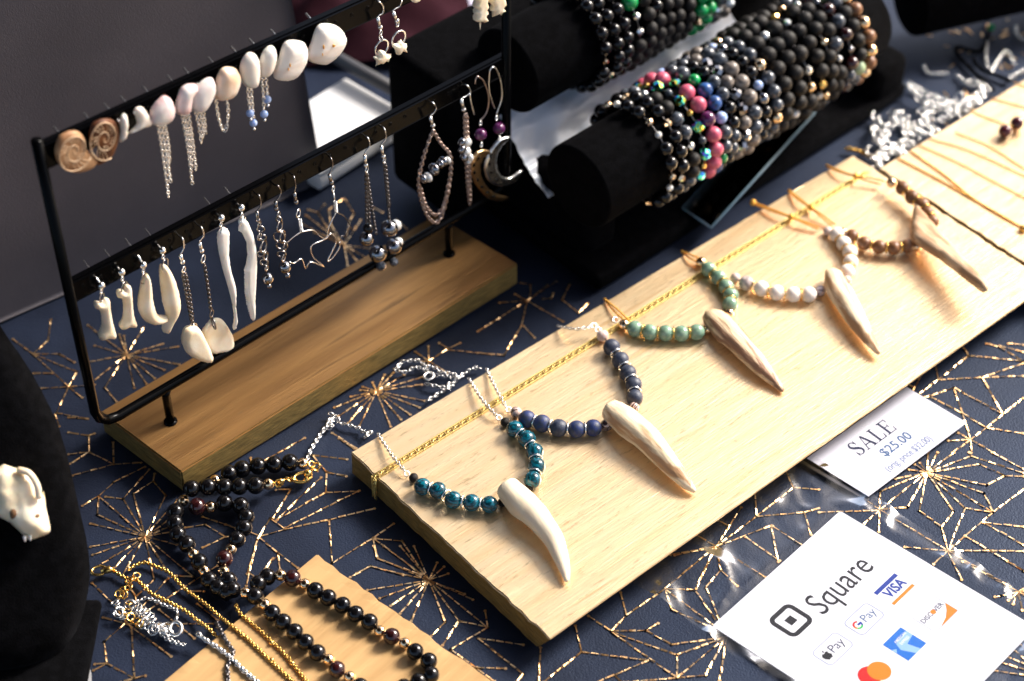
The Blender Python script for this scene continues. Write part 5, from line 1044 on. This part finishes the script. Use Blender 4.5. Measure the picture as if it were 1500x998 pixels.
for i, (rb, fn, lab) in enumerate(specs2):
    t += rb if i else 0; bracelet(c2x, t, 2.14, fn, rb, lab, BG2, (random.uniform(-.05, .05), random.uniform(-.05, .05))); t += rb*1.02
# third bar, far right
o3 = P(1332, 2, 2.8); d3 = (P(1500, -35, 2.8)-o3).normalized()
mb = MB(); cyl(mb, o3, d3, 24, 1.9); mb.build('velvet_roll', 'velvet', None, loc=o3-UZ*1.9, label='black velvet display roll lying in the far right corner', cat='display roll')

# acrylic plate
A_p, B_p, C_p = P(1042, 332, 1.1), P(1194, 163, 1.5), P(1000, 303, 1.1); D_p = B_p+(C_p-A_p)
ac = thing('acrylic_riser', 'clear acrylic plate poking out under the stacked bracelets', 'acrylic plate', Vector((A_p.x, A_p.y, 0)))
mb = MB(); dz = Vector((0, 0, .16)); vs = [A_p, B_p, D_p, C_p]; mb.add(vs+[v-dz for v in vs], [(0, 1, 2, 3), (7, 6, 5, 4)]); mb.build('plate', 'acrylic', ac, smooth=False)
mb = MB()
for a, b in ((A_p, B_p), (C_p, A_p), (B_p, D_p), (D_p, C_p)): tube(mb, [a-dz*.5, b-dz*.5], .06, 6)
mb.build('polished_edge', 'acrylic_edge', ac)

# crumpled film between the bars
mb = MB(); nx = ny = 40; vs = []
fo = fb+BU*.3+BV*3.9+UZ*3.2
for j in range(ny+1):
    for i in range(nx+1):
        u_, v_ = i/nx, j/ny; p = fo+BU*(15*u_)+BV*(3.3*v_)+UZ*(3.0*v_**1.3); k = noise.noise(p*.7)+.6*abs(noise.noise(p*1.9)); vs.append(p+Vector((.3, -.6, .6))*k*.6)
mb.add(vs, [(j*(nx+1)+i, j*(nx+1)+i+1, (j+1)*(nx+1)+i+1, (j+1)*(nx+1)+i) for j in range(ny) for i in range(nx)])
mb.build('crumpled_film', 'film', None, loc=fo, label='crumpled pale plastic film stuffed between the two bracelet bars', cat='plastic film')

# ------------------------------------------------------------------ bust with skull
bo = P(70, 1000, 0.2); bn = Vector((.25, -.72, .62)).normalized(); bx = Vector((0, 0, 1)).cross(bn).normalized(); by = bn.cross(bx)
def B2(l, off=0.): return [((PL(x, y, bo+bn*off, bn)-bo).dot(bx), (PL(x, y, bo+bn*off, bn)-bo).dot(by)) for x, y in l]
bust = thing('display_bust', 'black velvet necklace bust at left edge of the photo', 'display bust', Vector((bo.x, bo.y, 0)))
mb = MB(); inflate(mb, B2([(-40, 400), (0, 478), (45, 545), (88, 632), (114, 735), (131, 815), (130, 870), (112, 930), (75, 968), (20, 985), (-60, 985), (-160, 960), (-230, 850), (-250, 700), (-200, 500), (-120, 400)]), bo-bn*.5, bx, by, bn, .8, 1.0, .7, 1., 3); mb.build('bust_form', 'velvet', bust)
mb = MB(); sp_ = P(118, 905, 0); rbox(mb, P(148, 905, 0.0)-Vector((14, 9.5, 0)), (14, 0, 0), (0, 10.1, 0), (0, 0, .5), .2, 3); mb.build('foot', 'velvet', bust)
sk = thing('skull_pendant', 'small cream animal skull pendant resting on the black bust', 'skull', PL(30, 740, bo+bn*.6, bn))
zk = lambda l: [(x/2.7875, 640+y/2.7875) for x, y in l]
so = bo+bn*.75
mb = MB(); inflate(mb, B2(zk([(-30, 150), (0, 122), (15, 112), (40, 120), (75, 130), (110, 132), (148, 168), (160, 235), (180, 222), (188, 290), (206, 370), (198, 395), (160, 410), (118, 422), (98, 404), (40, 350), (0, 330), (-40, 300)]), .75), so, bx, by, bn, .62, .7, .14, .6, 2, lambda q: .13*noise.noise(Vector((q.x*1.6, q.y*1.6, 4)))+.05*noise.noise(Vector((q.x*5, q.y*5, 4)))); mb.build('cranium', 'bone', sk)
def skp(x, y, off): return PL(*zk([(x, y)])[0], bo+bn*off, bn)
mb = MB(); ball(mb, skp(57, 318, 1.15), .26, 12, 8, sc=(.7, .7, 1.2)); ball(mb, skp(135, 322, 1.18), .2, 12, 8, sc=(1.3, .8, .6)); mb.build('painted_eye_socket', 'hollow_shade', sk)  # solid brown balls: one painted as a shaded hole, one a tinted patch
mb = MB(); tube(mb, smooth_path([skp(75, 135, 1.2), skp(120, 150, 1.45), skp(152, 200, 1.45), skp(158, 250, 1.3)], 4), .13, 8); mb.build('cheek_arch', 'bone', sk)
for k in range(2):
    mb = MB(); a = skp(100+k*22, 405-k*3, 1.1); b = skp(103+k*22, 428-k*4, 1.15); tube(mb, [a, b], [.09, .03], 6); mb.build('tooth', 'jaw', sk)

# ------------------------------------------------------------------ background things
hp = P(472, 265, 0); hq = P(0, 470, 0); pu = (hp-hq); pu.z = 0; pu.normalize(); pn = Vector((pu.y, -pu.x, 0))
pan = MB(); lean = (-pn*.06+pu*-.045+UZ).normalized(); rbox(pan, hp-pu*34-pn*.7+UZ*.02, pu*34, pn*.7, lean*30, .12, 2)
pan.build('backdrop_panel', 'panel', None, loc=hp, smooth=False, label='tall charcoal backdrop panel standing behind the earring rack', cat='panel')
# tray
ta, tb_, tc_ = P(470, 165, 1.2), P(545, 146, 1.2), P(604, 208, 1.2)
tr = thing('white_tray', 'white plastic box lid blurred behind the rack', 'tray', P(530, 220, 0))
ctr = P(500, 205, 1.3); mb = MB(); tu = (P(604, 180, 1.3)-P(480, 262, 1.3)).normalized(); tv = Vector((-tu.y, tu.x, 0))
rbox(mb, P(466, 262, 1.1)+UZ*0, tu*6.4, tv*4.6, UZ*.35, .15, 3); mb.build('lid', 'plastic_white', tr)
mb = MB(); rbox(mb, P(466, 262, 1.1)+tu*.1+tv*.1-UZ*1.0, tu*6.2, tv*4.4, UZ*.98, .2, 3); mb.build('box', 'pinkgold' if False else 'plastic_white', tr)
mb = MB(); tube(mb, [P(425, 45, 2.2), P(520, 100, 2.2), P(625, 158, 2.2)], .35, 10); mb.build('dark_rod', 'grey_metal', None, loc=P(425, 45, 0), label='dark grey rod crossing behind the rack near the top', cat='rod')
mb = MB(); o_ = P(520, 60, 0); vs = []
for j in range(25):
    for i in range(25):
        x, y = (i/24-.5), (j/24-.5); h = max(0, 1-(x*x+y*y)*3.2)*2.6; p = P(535, 25, 0)+Vector((x*12, y*9, 0)); vs.append(p+Vector((0, 0, h*(1+.5*noise.noise(p*.6))-.05)))
mb.add(vs, [(j*25+i, j*25+i+1, (j+1)*25+i+1, (j+1)*25+i) for j in range(24) for i in range(24)])
mb.build('folded_cloth', 'maroon', None, loc=o_, label='folded maroon cloth blurred at the top behind the rack', cat='cloth')
mb = MB(); q0 = P(690, 30, .3); rbox(mb, q0, (5.5, .8, 0), (-.6, 4, 0), (0, 0, .4), .05, 1); mb.build('paper_stack', 'lilac', None, loc=q0, smooth=False, label='lavender papers showing behind the right rack post at top', cat='paper')

# right board: fine chains and garnet beads
zD = lambda l: Z(l, 1150, 200, 3.3257)
RC_ = [([(550, 105), (750, 210), (960, 330), (1150, 440)], 'lowest fine gold chain lying across the pale right board'), ([(610, 70), (780, 190), (900, 290), (1000, 355), (1150, 440)], 'fine gold chain meeting the lowest one on the pale right board'),
       ([(650, 40), (850, 130), (1010, 215), (1180, 305), (1300, 370)], 'third fine gold chain from the front on the pale right board'), ([(700, 10), (900, 70), (1164, 190), (1300, 255)], 'fourth fine gold chain from the front on the pale right board'), ([(830, -20), (1000, 50), (1164, 155), (1300, 225)], 'fifth fine gold chain from the front on the pale right board')]
for k, (l, lab) in enumerate(RC_):
    o = thing('gold_chain', lab, 'chain', P(*zD(l)[0], BT), 'fine gold chains on the pale right board'); mb = MB(); chain(mb, smooth_path([P(*q, BT+.06) for q in zD(l)], 5), .13, .024 if k < 2 else .015, .7); mb.build('links', 'gold', o)
    if k == 0: bead(o, P(*zD([(1160, 450)])[0], BT+.12), .2, 'gold', 'clasp', facet=True)
zE = lambda l: Z(l, 1240, 0, 3.99)
for l, lab in (([(840, 575), (940, 600), (1038, 630), (1200, 690)], 'faint gold chain above the garnet beads on the right board'), ([(730, 650), (800, 680), (880, 710), (1000, 760)], 'faint gold chain left of the garnet beads on the right board'), ([(975, 480), (1038, 505), (1160, 560)], 'farthest faint gold chain on the pale right board')):
    o = thing('gold_chain', lab, 'chain', P(*zE(l)[0], BT), 'fine gold chains on the pale right board'); mb = MB(); chain(mb, smooth_path([P(*q, BT+.05) for q in zE(l)], 5), .12, .015, .7); mb.build('links', 'gold', o)
o = thing('garnet_pair', 'two dark garnet beads wired together on the pale right board', 'bead pendant', P(1480, 190, BT)); bead(o, P(1472.6, 192.5, BT+.36), .34, 'garnet'); bead(o, P(1490, 180.5, BT+.42), .34, 'garnet')
mb = MB(); tube(mb, smooth_path([P(1468, 203, BT+.05), P(1473, 193, BT+.36), P(1490, 181, BT+.42), P(1493, 200, BT+.05)], 4), .035, 5); mb.build('wire', 'gold', o)
# silver heap behind right boards
HP = [[(140, 650), (150, 690), (200, 720), (235, 800), (215, 850), (180, 830), (150, 770), (160, 740)], [(250, 660), (320, 655), (260, 700), (350, 720), (430, 780), (380, 760), (330, 830), (300, 900), (360, 850)],
      [(420, 650), (500, 660), (440, 700), (560, 700), (640, 640), (700, 620), (760, 560), (800, 500), (690, 470)], [(340, 490), (400, 550), (450, 600), (580, 640), (560, 580), (440, 540), (350, 500)],
      [(130, 860), (110, 880), (160, 930), (240, 880), (290, 850), (230, 920), (180, 960), (150, 990), (240, 990)], [(440, 720), (520, 760), (470, 790), (400, 740), (350, 760), (420, 820)], [(620, 610), (700, 590), (660, 640), (740, 620), (790, 570), (830, 520)]]
o = thing('silver_chain', 'bright heap of tangled silver chains behind the two right boards', 'chain', P(1310, 190, 0))
for l in HP:
    mb = MB(); chain(mb, smooth_path([P(*q, .12+random.uniform(0, .35)) for q in zE(l)], 5), .42, .05, .75, ns=10, nt=5); mb.build('chain', 'silver', o)
random.seed(11); mb = MB()
for k in range(70):
    cx, cy = random.choice(((200, 760), (320, 720), (430, 700), (540, 690), (380, 790), (210, 900), (300, 860), (700, 600), (640, 640), (480, 610)))
    p = P(*zE([(cx+random.gauss(0, 35), cy+random.gauss(0, 28))])[0], random.uniform(.1, .5)); torus(mb, p, (random.uniform(-1, 1), random.uniform(-1, 1), random.uniform(.2, 1)), random.uniform(.14, .24), .045, 12, 5)
mb.build('chain_rings', 'silver', o)
o = thing('gold_chain', 'short gold chain end at the far left corner of the silver heap', 'chain', P(1250, 222, 0)); mb = MB(); chain(mb, smooth_path([P(*q, .15) for q in zE([(0, 870), (60, 880), (110, 900), (190, 920)])], 5), .26, .06, .7); mb.build('chain', 'gold', o)
o = thing('cord_pendant', 'black cord with small green and black crystal pendant on the cloth', 'pendant', P(1440, 60, 0))
for l in ([(830, 190), (780, 300), (650, 275), (645, 310), (690, 370), (860, 530)], [(740, 345), (780, 400), (900, 450), (960, 475)]):
    mb = MB(); tube(mb, smooth_path([P(*q, .12) for q in zE(l)], 5), .11, 6); mb.build('cord', 'velvet', o)
bead(o, P(*zE([(845, 160)])[0], .2), .22, 'malachite', 'crystal', facet=True); bead(o, P(*zE([(820, 110)])[0], .2), .2, 'labrador', 'crystal', facet=True)
random.seed(3)
o = thing('silver_chain', 'sparse thin silver chain, partly standing in for white foil dashes, on the blue cloth at far right', 'chain', P(1400, 130, 0))  # some runs follow white foil dashes of the cloth print
for l in ([(820, 240), (815, 330), (825, 400)], [(850, 415), (930, 300), (980, 380)], [(360, 480), (500, 560), (590, 630)], [(640, 440), (720, 500), (830, 520)], [(930, 470), (1000, 430), (1060, 400)], [(450, 380), (480, 430), (590, 430)], [(990, 150), (1000, 210), (1060, 240)]):
    mb = MB(); chain(mb, smooth_path([P(*q, .08) for q in zE(l)], 5), .22, .04, .7); mb.build('chain', 'silver', o)
